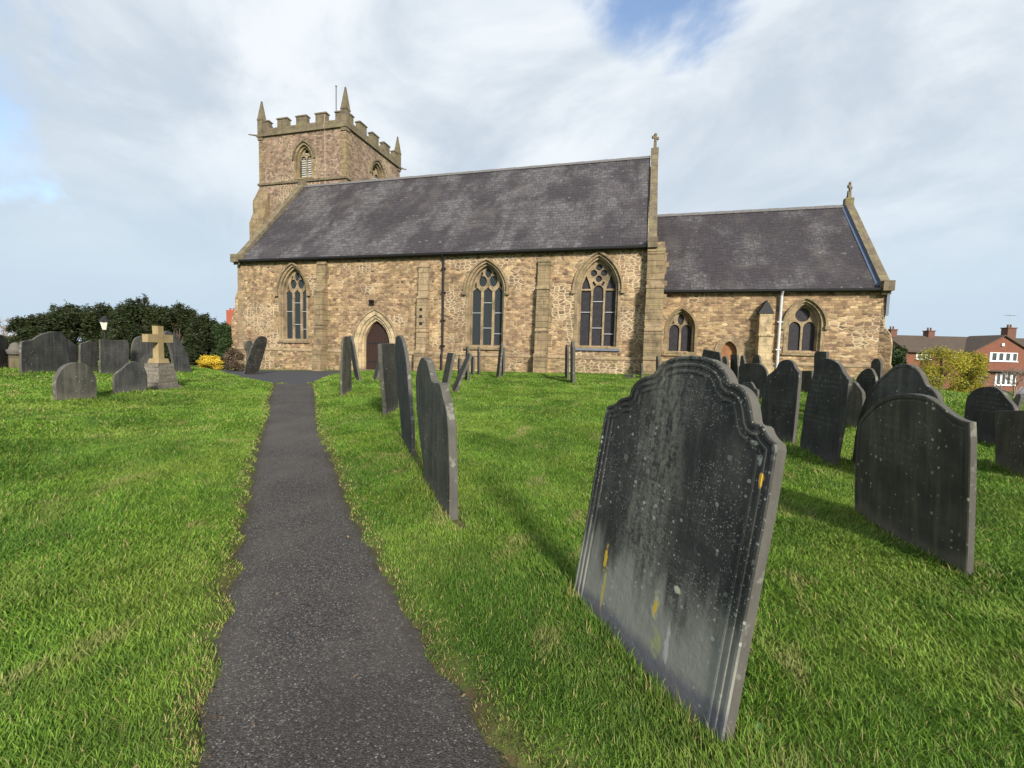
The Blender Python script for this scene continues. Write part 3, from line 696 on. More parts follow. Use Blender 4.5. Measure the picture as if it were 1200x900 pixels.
buttress(-17.12, -16.62, D, [(1.35, .62), (2.55, .46), (4.55, .42), (6.05, .20)])
buttress(-10.98, -10.46, D, [(1.35, .60), (2.45, .36), (4.15, .34), (5.75, .18)], M_ASH)
buttress(-4.72, -4.18, D, [(1.35, .60), (2.55, .42), (4.55, .32), (5.85, .16)])
buttress(.28, .98, D, [(1.35, 1.0), (2.60, .86), (4.50, .62), (6.15, .34)])
# near-black blocks on the worn buttress face, for the shade in broken niches
for z_0 in (3.15, 3.5, 3.85): nb = MB(); nb.box(-10.84, -10.68, D-.375, D-.345, z_0-.38, z_0-.24); nb.build('recess_shade', M_DARK, church)
# west corner buttress: stepped profile seen on the skyline
wb = MB(); wb.extr([(0, -.3), (-.62, -.3), (-.62, 2.95), (-.5, 3.25), (-.34, 3.6), (-.30, 4.35), (-.05, 4.9), (-.02, 6.35), (0, 6.4)], [], (XW+.03, D+.05, 0), X3, Z3, Y3, .75)
wb.extr([(0, -.3), (-.68, -.3), (-.68, 1.25), (-.62, 1.36), (0, 1.36)], [], (XW+.028, D+.0, 0), X3, Z3, Y3, .85)
wb.build('buttress', M_WALL, church)
# quoins at the ends of the nave wall
q = MB()
for i in range(17):
    L_ = .42 if i % 2 else .26; z0_ = 1.42+i*.30
    if z0_+.29 < EAV-.1: q.box(XW-.012, XW+L_, D-.014, D+.2, z0_, z0_+.29)
q.build('quoin', M_ASH, church)

def roof(x0, x1, Ye, Yr, ze, zr, over=.22, th=.12, name='roof', M=None):
    sl = (zr-ze)/(Yr-Ye); mb = MB()
    n = 34; m_ = 10; V = []; rr = random.Random(3)
    for j in range(m_+1):
        for i in range(n+1):
            t = j/m_; y = Ye-over+(Yr-Ye+over)*t; x = x0+(x1-x0)*i/n
            sag = -.05*math.sin(math.pi*t)*(.6+.4*math.sin(i*.55))+rr.uniform(-.012, .012)
            V.append((x, y, ze+sl*(y-Ye)+sag))
    F = [(j*(n+1)+i, j*(n+1)+i+1, (j+1)*(n+1)+i+1, (j+1)*(n+1)+i) for j in range(m_) for i in range(n)]
    mb.add(V, F)
    V2 = [(x0, Ye-over, ze-sl*over-th), (x1, Ye-over, ze-sl*over-th), (x1, Yr, zr-th), (x0, Yr, zr-th), (x0, Ye-over, ze-sl*over-.001), (x1, Ye-over, ze-sl*over-.001)]
    mb.add(V2, [(0, 1, 2, 3), (0, 1, 5, 4)])
    # north slope
    mb.add([(x0, Yr, zr), (x1, Yr, zr), (x1, 2*Yr-Ye+over, ze-sl*over), (x0, 2*Yr-Ye+over, ze-sl*over)], [(0, 1, 2, 3)])
    o = mb.build(name, M or M_ROOF, church, fix=True)
    rt = MB()
    k = int((x1-x0)/.45)
    for i in range(k):
        xa = x0+(x1-x0)*i/k; xb = x0+(x1-x0)*(i+1)/k-.012
        rt.extr([(-.17, -.13), (0, .055+.006*(i % 3)), (.17, -.13), (.13, -.15), (0, 0), (-.13, -.15)], [], (xa, Yr, zr), Y3, Z3, X3, xb-xa)
    rt.build('ridge_tiles', M_COPE if False else M_RIDGE, o)
    return o
M_RIDGE = plain('ridge_tile', (.13, .125, .125), .85)
roof(XW+.35, XE-.25, D, YR, EAV, RID-.02)
roof(XE-.1, CXE-.32, DC, YRC, CEAV, CRID, name='roof', M=M_ROOFC)
def coping(x, wid, Ye, Yr, ze, zr, kneel=.28, lift=.22, M=M_COPE, name='gable_coping'):
    sl = (zr-ze)/(Yr-Ye); mb = MB(); n = 9; L_ = Yr-Ye+.25
    for side in (1, -1):
        for i in range(n):
            a = i/n; b = (i+1)/n-.006; j = random.uniform(-.015, .015)
            y0, y1 = Ye-.25+L_*a, Ye-.25+L_*b
            z0_, z1_ = ze+sl*(y0-Ye)+lift+j, ze+sl*(y1-Ye)+lift+j
            if side < 0: y0, y1 = 2*Yr-y0, 2*Yr-y1
            mb.add([(x+dx, y, z+dz) for dx in (-wid/2, wid/2) for (y, z, dz) in ((y0, z0_, 0), (y1, z1_, 0), (y1, z1_, -.42), (y0, z0_, -.42))], [(0, 1, 2, 3), (4, 7, 6, 5), (0, 4, 5, 1), (1, 5, 6, 2), (2, 6, 7, 3), (3, 7, 4, 0)])
    mb.box(x-wid/2-.03, x+wid/2+.03, Ye-.45, Ye+.12, ze-.34, ze+.10)   # kneeler
    mb.box(x-wid/2-.02, x+wid/2+.02, Yr-.16, Yr+.16, zr-.1, zr+lift+.16)
    return mb.build(name, M, church)
coping(XE-.03, .36, D, YR, EAV, RID)
coping(XW+.17, .40, D, YR, EAV, RID)
coping(CXE-.12, .36, DC, YRC, CEAV, CRID, lift=.20)
fl = MB(); sl = (CRID-CEAV)/(YRC-DC)
fl.add([(CXE-.36, DC-.1, CEAV-.1*sl+.02), (CXE-.30, DC-.1, CEAV-.1*sl+.16), (CXE-.30, YRC, CRID+.16), (CXE-.36, YRC, CRID+.02), (CXE-.46, DC-.1, CEAV-.1*sl+.02), (CXE-.46, YRC, CRID+.02)], [(0, 1, 2, 3), (4, 0, 3, 5)])
fl.build('flashing', M_FLASH, church, fix=False)
def finial(x, y, z, s, rot=0.0):
    mb = MB(); mb.extr([(-.16, 0), (.16, 0), (.07, .22), (.05, .42), (-.05, .42), (-.07, .22)], [], (x-.08, y, z), Y3, Z3, X3, .16)
    c, sn = math.cos(rot), math.sin(rot); ax = (sn, c, 0)
    cross = [(-.045, 0), (.045, 0), (.05, .17), (.2, .13), (.25, .22), (.2, .31), (.05, .27), (.09, .42), (0, .5), (-.09, .42), (-.05, .27), (-.2, .31), (-.25, .22), (-.2, .13), (-.05, .17)]
    mb.extr([(u*s, v*s) for u, v in cross], [], (x-.04*c, y, z+.38), ax, Z3, (c, -sn, 0), .08)
    return mb.build('cross_finial', M_COPE, church)
finial(XE-.03, YR, RID+.36, .95, rad(50)); finial(CXE-.12, YRC, CRID+.34, 1.02, rad(40))
# gutters and downpipes
def gutter(x0, x1, Y, z):
    mb = MB(); mb.extr([(-.08, .06), (-.065, -.03), (0, -.065), (.065, -.03), (.08, .06)], [], (x0, Y, z), Y3, Z3, X3, x1-x0)
    k = int((x1-x0)/1.0)
    for i in range(k): xa = x0+.3+i*(x1-x0)/k; mb.box(xa, xa+.03, Y, Y+.24, z-.03, z)
    return mb.build('gutter', M_BLACK, church)
gutter(XW+.25, XE-.2, D-.29, EAV-.27); gutter(XE+.2, CXE-.25, DC-.29, CEAV-.27)
mb = MB(); mb.tube([(-9.66, D-.29, EAV-.3), (-9.66, D-.1, EAV-.6), (-9.66, D-.09, 1.5), (-9.66, D-.19, 1.3), (-9.66, D-.19, .3)], .055, 10)
for z_0 in (1.7, 3.0, 4.4, 5.6): mb.box(-9.77, -9.55, D-.16, D, z_0, z_0+.06)
mb.build('downpipe', M_BLACK, church)
mb = MB(); mb.tube([(6.40, DC-.29, CEAV-.3), (6.40, DC-.14, CEAV-.5), (6.40, DC-.12, .7)], .065, 10)
for z_0 in (1.9, 3.2): mb.box(6.29, 6.51, DC-.2, DC, z_0, z_0+.06)
mb.build('downpipe', M_WHITEP, church)
mb = MB(); mb.box(XW+.3, XE-.3, D-.03, D+.1, EAV-.22, EAV-.08); mb.box(XE+.5, CXE-.2, DC-.03, DC+.1, CEAV-.22, CEAV-.08); mb.build('eaves_course', M_COPE, church)

# chancel
mb = MB(); CD = (4.30, .36, 1.75, .55)
holes = [opening_poly(a, H, cx, sill, s, 12, .20) for cx, a, s, H, sill, _, _ in cwins] + [opening_poly(CD[1], CD[3], CD[0], .55, CD[2], 8, .14)]
mb.extr([(XE+.1, -.3), (CXE, -.3), (CXE, CEAV-.02), (XE+.1, CEAV-.02)], holes, (0, DC, 0), X3, Z3, Y3, .7)
g2 = 2*(YRC-DC)-1.4
mb.extr([(0, -.3), (g2, -.3), (g2, CEAV-.6), (g2/2, CRID-.5), (0, CEAV-.6)], [], (CXE-.62, DC+.702, 0), Y3, Z3, X3, .60)
mb.box(XE+.1, CXE, 2*YRC-DC-.6, 2*YRC-DC, -.3, CEAV-.02)
mb.build('chancel_wall', M_CHAN, church)
for wv in cwins: surround_window(*wv, DC, M_ASHY if wv[6] == 'C' else M_ASH)
mb = MB(); mb.extr([(0, -.3), (.10, -.3), (.10, 1.27), (0, 1.20)], [], (XE+.2, DC-.095, 0), Y3, Z3, X3, CXE-XE-.15); mb.build('plinth', M_CHAN, church)
mb = MB(); mb.extr([(0, 1.205), (.13, 1.205), (.13, 1.37), (0, 1.27)], [], (XE+.2, DC-.128, 0), Y3, Z3, X3, CXE-XE-.12); mb.build('string_course', M_ASH, church)
cd = MB(); cd.extr(opening_poly(CD[1], CD[3], CD[0], .5, CD[2], 10, .30), [opening_poly(CD[1], CD[3], CD[0], .49, CD[2], 10, 0)], (0, DC-.04, 0), X3, Z3, Y3, .30)
cdo = cd.build('doorway', M_ASH, church)
cd = MB(); cd.extr(opening_poly(CD[1], CD[3], CD[0], .5, CD[2], 10, .02), [], (0, DC+.2, 0), X3, Z3, Y3, .05); cd.build('door', M_ORANGE, cdo)  # panel colour carries the orange of a lit reddish brick interior
# small gabled buttress of the chancel
mb = MB(); mb.box(5.45, 6.02, DC-.62, DC+.02, .5, 2.55); mb.box(5.41, 6.06, DC-.68, DC+.02, 2.55, 2.63); mb.box(5.47, 6.0, DC-.42, DC+.02, 2.63, 3.62); mb.box(5.42, 6.05, DC-.75, DC+.02, .4, 1.3)
gb = mb.build('buttress', M_ASHP, church)
mb = MB(); mb.extr([(-.34, 0), (.34, 0), (0, .62)], [], (5.735, DC-.46, 3.60), X3, Z3, Y3, .48); mb.build('gablet', plain('dark_gablet', (.03, .032, .036), .7), gb)
# south-east angle buttress
mb = MB(); dx, dy = math.sin(rad(60)), -math.cos(rad(60)); 
mb.extr([(0, .2), (.60, .2), (.60, 1.3), (.55, 1.36), (.55, 2.35), (.46, 2.75), (.22, 3.1), (.20, 3.8), (0, 4.4)], [], (CXE-.25, DC+.05, 0), (dx, dy, 0), Z3, (-dy, dx, 0), .55)
mb.build('buttress', M_CHAN, church)
mb = MB(); mb.box(CXE-.02, CXE+.09, DC-.1, DC+.02, 3.55, 4.6); mb.build('rainwater_head', M_LEAD, church)

# tower
TX0, TX1, TY0, TS = -26.39, -19.30, 27.02, 7.09; TY1 = TY0+TS; TZ = 14.715+1.5; TZ2 = 11.38+1.5
mb = MB(); bs = (-22.62, .52, 14.35, .82, 13.06)   # belfry light: centre x, half, spring, rise, sill
be = (TY0+TS*.53, .62, 14.30, .85, 13.0)
mb.extr([(TX0, 0), (TX1, 0), (TX1, TZ), (TX0, TZ)], [opening_poly(bs[1], bs[3], bs[0], bs[4], bs[2], 10, .18)], (0, TY0, 0), X3, Z3, Y3, .9)
mb.extr([(TY0+.9, 0), (TY1, 0), (TY1, TZ), (TY0+.9, TZ)], [opening_poly(be[1], be[3], be[0], be[4], be[2], 10, .18)], (TX1, 0, 0), Y3, Z3, (-1, 0, 0), .9)
mb.box(TX0, TX0+.9, TY0+.9, TY1, 0, TZ); mb.box(TX0+.9, TX1-.9, TY1-.9, TY1, 0, TZ); mb.box(TX0+.9, TX1-.9, TY0+.9, TY1-.9, TZ-.6, TZ-.2)
tw = mb.build('tower_wall', M_TOWER, church)
def belfry(c, a, s, H, sill, o, ax, ay):
    mb = MB(); mb.extr(opening_poly(a, H, c, sill-.04, s, 10, .30), [opening_poly(a, H, c, sill+.05, s, 10, .12)], Vector(o)-Vector(ay)*.03, ax, Z3, ay, .25)
    mb.extr(opening_poly(a, H, c, sill, s, 10, .115), [opening_poly(a, H, c, sill+.05, s, 10, -.02)], Vector(o)+Vector(ay)*.10, ax, Z3, ay, .3)
    wn = mb.build('belfry_window', M_ASHY, church)
    t = MB(); w_ = a-.05
    holes = []
    for k in (-1, 1):
        x0, x1 = sorted((c+k*(a-.02), c+k*.025)); holes.append(light(x0, x1, sill+.09, s+.02, .26))
    holes.append(lens(c, s+.50, .17, .20)); t.extr(opening_poly(a, H, c, sill+.051, s, 10, .0), holes, Vector(o)+Vector(ay)*.24, ax, Z3, ay, .1); t.build('tracery', M_ASH, wn)
    lv = MB(); z = sill+.12; n = 0
    while z < s+.6:
        hwid = a-.02 if z < s else a-.02-(z-s)*.55
        lv.extr([(c-hwid, -.03), (c+hwid, -.03), (c+hwid, .05), (c-hwid, .05)], [], Vector(o)+Vector(ay)*.36+Vector((0, 0, z)), ax, Z3, ay, .10); z += .15
    lv.build('louvre', M_LOUV, wn)
    bk = MB(); bk.extr(opening_poly(a, H, c, sill+.02, s, 10, .1), [], Vector(o)+Vector(ay)*.56, ax, Z3, ay, .03); bk.build('backing', M_DARK, wn)
    hm = MB(); hm.extr(arch(a, H, c, s-.02, 12, .40)+arch(a, H, c, s-.02, 12, .305)[::-1], [], Vector(o)-Vector(ay)*.12, ax, Z3, ay, .14); hm.build('hood_mould', M_COPE, wn)
belfry(*bs, (0, TY0, 0), X3, Y3); belfry(*be, (TX1, 0, 0), Y3, (-1, 0, 0))
def band(z0, z1, p, M=M_COPE, name='string_course'):
    mb = MB(); mb.box(TX0-p, TX1+p, TY0-p, TY0, z0, z1); mb.box(TX0-p, TX1+p, TY1, TY1+p, z0, z1); mb.box(TX0-p, TX0, TY0, TY1, z0, z1); mb.box(TX1, TX1+p, TY0, TY1, z0, z1)
    return mb.build(name, M, church)
band(TZ-.09, TZ+.07, .13); band(TZ2-.08, TZ2+.06, .10)
mb = MB(); q = MB()
th = .34; H0 = .46; H1 = 1.04
mb.box(TX0, TX1, TY0, TY0+th, TZ+.071, TZ+H0); mb.box(TX0, TX1, TY1-th, TY1, TZ+.071, TZ+H0); mb.box(TX0, TX0+th, TY0+th, TY1-th, TZ+.071, TZ+H0); mb.box(TX1-th, TX1, TY0+th, TY1-th, TZ+.071, TZ+H0)
par = mb.build('parapet', M_COPE, church)
def merlon(x0, x1, y0, y1):
    m_ = MB(); hh = H1+random.uniform(-.03, .04); m_.box(x0, x1, y0, y1, TZ+H0, TZ+hh-.1)
    m_.box(x0-.05, x1+.05, y0-.05, y1+.05, TZ+hh-.1, TZ+hh-.03); m_.box(x0+.02, x1-.02, y0+.05, y1-.05, TZ+hh-.03, TZ+hh+.04); m_.build('merlon', M_COPE, par)
sp = TS/5.18; mw_ = .82
for k in range(5):
    c = TX0+.42+k*(TS-.84)/4
    for y0 in (TY0, TY1-th): merlon(c-mw_/2 if k else TX0+.3, c+mw_/2 if k < 4 else TX1-.3, y0, y0+th)
    c = TY0+.42+k*(TS-.84)/4
    for x0 in (TX1-th, TX0): merlon(x0, x0+th, c-mw_/2 if k else TY0+.34, c+mw_/2 if k < 4 else TY1-.34)
def pinnacle(x, y, s=1.0):
    m_ = MB(); z = TZ-.3
    m_.box(x-.21*s, x+.21*s, y-.21*s, y+.21*s, z, z+1.36); m_.box(x-.24*s, x+.24*s, y-.24*s, y+.24*s, z+1.36, z+1.42)
    r = .22*s; V = [(x-r, y-r, z+1.42), (x+r, y-r, z+1.42), (x+r, y+r, z+1.42), (x-r, y+r, z+1.42)]; r = .05*s
    V += [(x-r, y-r, z+2.66*s), (x+r, y-r, z+2.66*s), (x+r, y+r, z+2.66*s), (x-r, y+r, z+2.66*s)]
    m_.add(V, [(0, 1, 5, 4), (1, 2, 6, 5), (2, 3, 7, 6), (3, 0, 4, 7), (4, 5, 6, 7)])
    m_.lathe((x, y, z+2.64*s), [(.04, 0), (.075, .06), (.04, .13), (.01, .16)], 8); m_.build('pinnacle', M_COPE, church)
for x, y, s_ in ((TX0+.14, TY0+.14, .98), (TX1-.14, TY0+.14, 1.03), (TX1-.14, TY1-.14, .98), (TX0+.14, TY1-.14, .97)): pinnacle(x, y, s_)
for (x, y, sx_, sy_) in ((TX1, TY0, -1, 1), (TX0, TY0, 1, 1)):
    mb = MB()
    for i in range(24):
        L1_, L2_ = (.46, .28) if i % 2 else (.28, .46); z0_ = TZ-.1-(i+1)*.33
        if z0_ < TZ2-3.2: continue
        xa, xb = sorted((x-sx_*.014, x+sx_*L1_)); ya, yb = sorted((y-.014, y+L2_)); mb.box(xa, xb, ya, yb, z0_, z0_+.31)
    mb.build('quoin', M_ASHY, church)
# south-west tower buttress stepping down behind the nave coping
mb = MB(); mb.extr([(0, 6), (-.95, 6), (-.95, 10.3), (-.62, 10.9), (-.62, 11.75), (-.5, 11.95), (-.02, 12.65), (0, 12.65)], [], (TX0+.05, TY0-.05, 0), X3, Z3, Y3, .95)
mb.extr([(0, 6), (-.7, 6), (-.7, 10.3), (-.5, 10.8), (-.5, 11.5), (0, 12.4)], [], (TX0-.05, TY0+.03, 0), Y3, Z3, X3, .95)
mb.build('buttress', M_ASHY, church)
mb = MB(); mb.tube([(TX1-1.35, TY0+.8, TZ), (TX1-1.35, TY0+.8, TZ+3.05)], .035, 8); mb.lathe((TX1-1.35, TY0+.8, TZ+3.05), [(.03, 0), (.07, .05), (.03, .12)], 8); mb.build('flagpole', M_RIDGE, church)
mb = MB(); mb.tube([(-20.92, TY0-.03, TZ+.85), (-20.92, TY0-.15, TZ), (-20.92, TY0-.03, TZ-.2), (-20.92, TY0-.03, 11.5)], .018, 6); mb.build('lightning_conductor', plain('copper_strip', (.42, .30, .22), .6), church)
for pa_, pb_ in (((TX0+.1, TY0, TZ), (TX0-.55, TY0-.35, TZ+.03)), ((TX1, TY1, TZ), (TX1+.45, TY1+.3, TZ-.05))): mb = MB(); mb.tube([pa_, pb_], .07, 6, .035); mb.build('waterspout', M_COPE, church)

# ------------------------------------------------------------------ headstones
def chaikin(pts, it=1):
    for _ in range(it):
        o = [pts[0]]
        for a, b in zip(pts[:-1], pts[1:]):
            o += [(a[0]*.75+b[0]*.25, a[1]*.75+b[1]*.25), (a[0]*.25+b[0]*.75, a[1]*.25+b[1]*.75)]
        o.append(pts[-1]); pts = o
    return pts
def inset(P, d):
    n = len(P); out = []
    for i in range(n):
        a, b, c = Vector(P[i-1]), Vector(P[i]), Vector(P[(i+1) % n])
        e1 = (b-a); e2 = (c-b)
        if e1.length < 1e-9 or e2.length < 1e-9: out.append(tuple(b)); continue
        n1 = Vector((-e1.y, e1.x)).normalized(); n2 = Vector((-e2.y, e2.x)).normalized(); s_ = n1+n2
        if s_.length < 1e-6: s_ = n1
        s_.normalize(); k = 1/max(.6, s_.dot(n1)); out.append((b.x+s_.x*d*k, b.y+s_.y*d*k))
    return out
def slabmesh(P, A, e, v, n, th, mould=None):
    """P: counter-clockwise 2D outline in (e, v); n points to the viewer; returns V, F, material index, uv"""
    ar = sum(P[i-1][0]*P[i][1]-P[i][0]*P[i-1][1] for i in range(len(P)))
    if ar < 0: P = P[::-1]
    k = len(P); rings = [(0, 0)] if not mould else []
    rings = [(0.0, -.006), (.006, 0.0)] + (mould or [])
    V = []; F = []; MI = []; UVs = []; pts2 = []
    for ins_, dz in rings:
        Q_ = inset(P, ins_) if ins_ else P
        pts2.append(Q_); V += [A+e*x+v*y+n*dz for x, y in Q_]; UVs += list(Q_)
    for r in range(len(rings)-1):
        for i in range(k): j = (i+1) % k; F.append((r*k+i, r*k+j, (r+1)*k+j, (r+1)*k+i)); MI.append(0)
    last = (len(rings)-1)*k
    for a, b, c in tessellate_polygon([[Vector((x, y, 0)) for x, y in pts2[-1]]]):
        if (Vector(pts2[-1][b])-Vector(pts2[-1][a])).cross(Vector(pts2[-1][c])-Vector(pts2[-1][a])) < 0: b, c = c, b
        F.append((last+a, last+b, last+c)); MI.append(0)
    o = len(V); V += [A+e*x+v*y-n*(th-.005) for x, y in P]; UVs += list(P)
    B_ = inset(P, .006); o2 = len(V); V += [A+e*x+v*y-n*th for x, y in B_]; UVs += list(B_)
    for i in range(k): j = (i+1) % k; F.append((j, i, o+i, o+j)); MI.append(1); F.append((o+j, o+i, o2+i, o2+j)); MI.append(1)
    for a, b, c in tessellate_polygon([[Vector((x, y, 0)) for x, y in B_]]):
        if (Vector(B_[b])-Vector(B_[a])).cross(Vector(B_[c])-Vector(B_[a])) > 0: b, c = c, b
        F.append((o2+a, o2+b, o2+c)); MI.append(0)
    return V, F, MI, UVs
STONES = []
def mkstone(P, A, e, v, n, th, M, label, mould=None, group=None, name='headstone', cat='headstone'):
    V, F, MI, UVs = slabmesh(P, np.array(A), np.array(e), np.array(v), np.array(n), th, mould)
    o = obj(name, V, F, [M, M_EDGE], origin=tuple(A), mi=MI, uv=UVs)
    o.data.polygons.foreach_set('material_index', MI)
    tag(o, label, cat, group); STONES.append((np.array(A)[:2], np.array(e)[:2], abs(max(p[0] for p in P)-min(p[0] for p in P)), np.array(n)[:2])); return o
GRP = 'old slate headstones in the churchyard'
def trace(near, farx, w_, lean, out, label, M=None, th=.07, smooth=1, mould=None, base=None):
    """the outline gets the plane of a stone w_ metres wide: its near base corner stands on the ground at 'near', its far one in the column farx"""
    N_ = Gt(*near); d = ray(farx, near[1]); d = np.array([d[0], d[1]]); d /= np.linalg.norm(d)
    n2 = N_[:2]; b = n2@d; c = n2@n2-w_*w_; disc = b*b-c
    t = b+math.sqrt(disc) if disc > 0 else b
    F2 = d*t; E2 = F2-n2; E2 /= np.linalg.norm(E2)
    if farx < near[0]: E2 = -E2            # e always runs to the picture's right
    e = np.array([E2[0], E2[1], 0]); n0 = np.cross(e, [0, 0, 1.]); 
    if n0@(N_-EYE) > 0: n0 = -n0
    ph = rad(lean); up = np.array([0, 0, 1.]); v = up*math.cos(ph)-n0*math.sin(ph); n = n0*math.cos(ph)+up*math.sin(ph)
    P = []
    for q_ in out:
        dd = ray(*q_); tt = ((N_-EYE)@n)/(dd@n); R_ = EYE+dd*tt-N_; P.append((R_@e, R_@v))
    x0, x1 = P[0][0], P[-1][0]; cxm = (x0+x1)/2
    P = chaikin(P, smooth) if smooth else P
    P = [(P[0][0], -.35)]+P+[(P[-1][0], -.35)]
    A = N_+e*cxm; gz = float(turf(A[0], A[1])); 
    P = [(x-cxm, y) for x, y in P]
    wd = max(p[0] for p in P)-min(p[0] for p in P); ht = max(p[1] for p in P)
    print('STONE %-50s w=%.2f h=%.2f d=%.1f' % (label[:50], wd, ht, np.linalg.norm(A[:2])))
    # the uv origin is the foot of the stone
    return mkstone(P, A, e, v, n, th, M or M_SLATE, label, mould, GRP)
MOUL = [(.016, .0), (.024, -.006), (.032, -.006), (.040, .0), (.048, -.0005), (.056, -.006), (.064, -.006), (.071, -.002), (.079, -.002), (.087, -.007), (.096, -.006)]
trace((845, 877), 668, 1.02, 8.8, [(668, 712), (678, 655), (690, 590), (700, 532), (709.5, 477), (714, 474.5), (719, 473.5), (725, 468), (730, 465.2), (737, 464.6), (738.5, 457), (742, 450), (747, 445), (754.7, 440.8), (764, 438.9), (767, 435), (771, 428.5), (778, 423), (787, 419), (798, 416.6), (812, 416.2), (827, 418.2), (839, 423.5), (847, 431), (852.5, 440.5), (854, 448), (860, 449), (868, 453), (875, 461), (879, 472), (881, 484), (882, 494), (886, 497), (894, 498), (897, 507), (903, 515), (911, 521), (907, 545), (898, 600), (884, 670), (866, 765), (845, 877)],
      'tall lichen-spotted slate headstone with triple-lobed moulded top, tilting in the foreground', M_HERO, .062, 1, MOUL)
SM = [(.03, 0.0), (.036, -.006), (.046, -.006), (.052, 0.0)]
trace((1132, 678), 1002, 1.08, -4, [(1001, 614), (1001, 560), (1004, 510), (1006, 494), (1009, 489), (1018, 479), (1027, 471), (1036, 466), (1047, 462.5), (1058, 461.2), (1071, 461.5), (1084, 464.2), (1093, 469), (1101, 475), (1108, 481), (1115, 486.5), (1124, 491.5), (1131, 494), (1137, 495), (1135, 590), (1132, 678)],
      'broad black slate headstone with curved shoulders and a pale right edge, right foreground', None, .048, 1, SM)
trace((928, 523), 888, .78, 0, [(888, 505), (892, 470), (896, 446), (899, 440), (906, 434.5), (910, 431), (912, 425), (918, 421.5), (924, 421.3), (929, 424.5), (931, 430.5), (934, 434), (936.5, 437), (933, 475), (928, 523)],
      'upright slate headstone with small round head, directly behind the lichen-spotted foreground stone', None, .055)
trace((977, 548), 936, .74, 3, [(936, 530), (941, 490), (947, 455), (952, 442), (956, 424), (958, 421), (963, 419.3), (972, 420.5), (980, 424), (985, 430), (988, 437.5), (993, 443), (995, 446.5), (986, 497), (977, 548)],
      'slate headstone leaning to the right, its long right edge pale, between two dark upright stones', None, .055)
trace((967, 490), 954, .5, 0, [(952, 480), (954, 415), (956, 411.5), (968, 412), (968, 418), (966, 480)], 'small flat-topped dark headstone peeping over the leaning stone', None, .055, 0)
trace((951, 462), 938, .6, 0, [(938, 462), (938, 437), (940, 434.5), (951, 434.5), (951, 462)], 'low square dark slate headstone in the gap left of the leaning stone', None, .055, 0)
trace((1003, 504), 984, .75, 0, [(985, 502), (989, 460), (993, 448), (1000, 446), (1005, 453), (1008.5, 457), (1010.5, 462), (1010, 482), (1003, 504)], 'dark headstone with scrolled shoulder, half hidden right of the leaning stone', None, .05)
trace((1028, 492), 1003, .7, 0, [(1002, 492), (1002.5, 445), (1006, 439), (1010, 434.5), (1016.7, 431.3), (1021, 432.3), (1023.5, 437), (1026, 443), (1028, 492)], 'dark slate headstone with a low domed head and pale curled edge', None, .05)
trace((1031, 476), 1020, .6, 0, [(1020, 476), (1020, 426), (1023, 421), (1027, 419.8), (1030, 421), (1032, 427), (1031, 440), (1031, 476)], 'narrow dark headstone with knobbed head standing closest to the chancel corner', None, .05)
trace((1100, 590), 997, 1.2, 0, [(996, 558), (1003, 500), (1012, 470), (1022, 452), (1030, 444), (1037, 438), (1046, 429.5), (1056, 426), (1066, 427), (1076, 434), (1081, 443), (1084, 451), (1091, 455.5), (1097, 461), (1100, 470), (1100, 590)],
      'large grey slate headstone with tall round head, immediately behind the broad black one', M_SLATEG, .055, 1, SM)
trace((1187, 530), 1129, .98, 0, [(1130, 516), (1129, 490), (1132, 468), (1135, 461.7), (1143, 455.5), (1155, 452.6), (1166, 453.5), (1173, 459), (1180, 468), (1188, 476.5), (1189, 490), (1187, 530)], 'black headstone with rounded head and sloping right shoulder in front of the brick house', None, .055, 1)
trace((1216, 568), 1166, .85, 0, [(1166, 543), (1165.8, 481), (1200, 481), (1218, 482), (1216, 568)], 'flat-topped dark slate headstone cut by the right edge of the picture', None, .055, 0)
trace((1186, 486), 1178, .7, 12, [(1180, 484), (1186, 470), (1191, 462), (1195, 461), (1196, 465), (1190, 484)], 'small tilted headstone beyond the black ones, near the parked car', None, .055, 0)
# cluster before the chancel, over the top of the foreground stone
trace((846, 462), 824, .7, 0, [(824, 462), (822.5, 416), (824.2, 409.3), (843, 412.8), (844.5, 421), (845, 462)], 'dark headstone with sloping flat top just above the lichened foreground stone', None, .055, 0)
trace((853, 459), 845, .6, 0, [(845, 459), (845.5, 420), (848, 417), (850, 418), (852, 422), (853.5, 459)], 'thin pale-edged headstone seen almost end on before the chancel door', M_SLATEG, .055)
trace((864, 460), 855, .6, 0, [(855, 460), (856, 415.5), (863.3, 415.5), (864.5, 430), (864, 460)], 'narrow square-headed black headstone before the small chancel door', None, .055, 0)
trace((873, 458), 867, .5, 0, [(867, 458), (867, 424), (868.2, 416.5), (870.4, 416.5), (872, 424), (873, 458)], 'slender pointed dark headstone right of the small chancel door', None, .055, 0)
trace((890, 455), 880, .55, 0, [(880, 455), (881, 422), (884.5, 415.5), (889, 415.5), (890.4, 425), (890, 455)], 'small peaked headstone showing above the wide black one near the yellow buttress', None, .055)
trace((896, 470), 865, .95, 0, [(865, 462), (865, 432), (867, 427), (872, 425.7), (889, 425.7), (895, 429.5), (898.5, 436), (899, 445), (896, 470)], 'wide black headstone with rounded corners below the yellow chancel buttress', None, .055)
trace((884, 480), 866, .55, 2, [(866, 478), (867, 451), (872, 447.8), (879.5, 447.5), (882, 451), (884, 455), (887.5, 457), (887.5, 462), (884, 480)], 'low slate headstone with notched shoulder beside the lobe of the foreground stone', M_SLATEG, .05, 0)
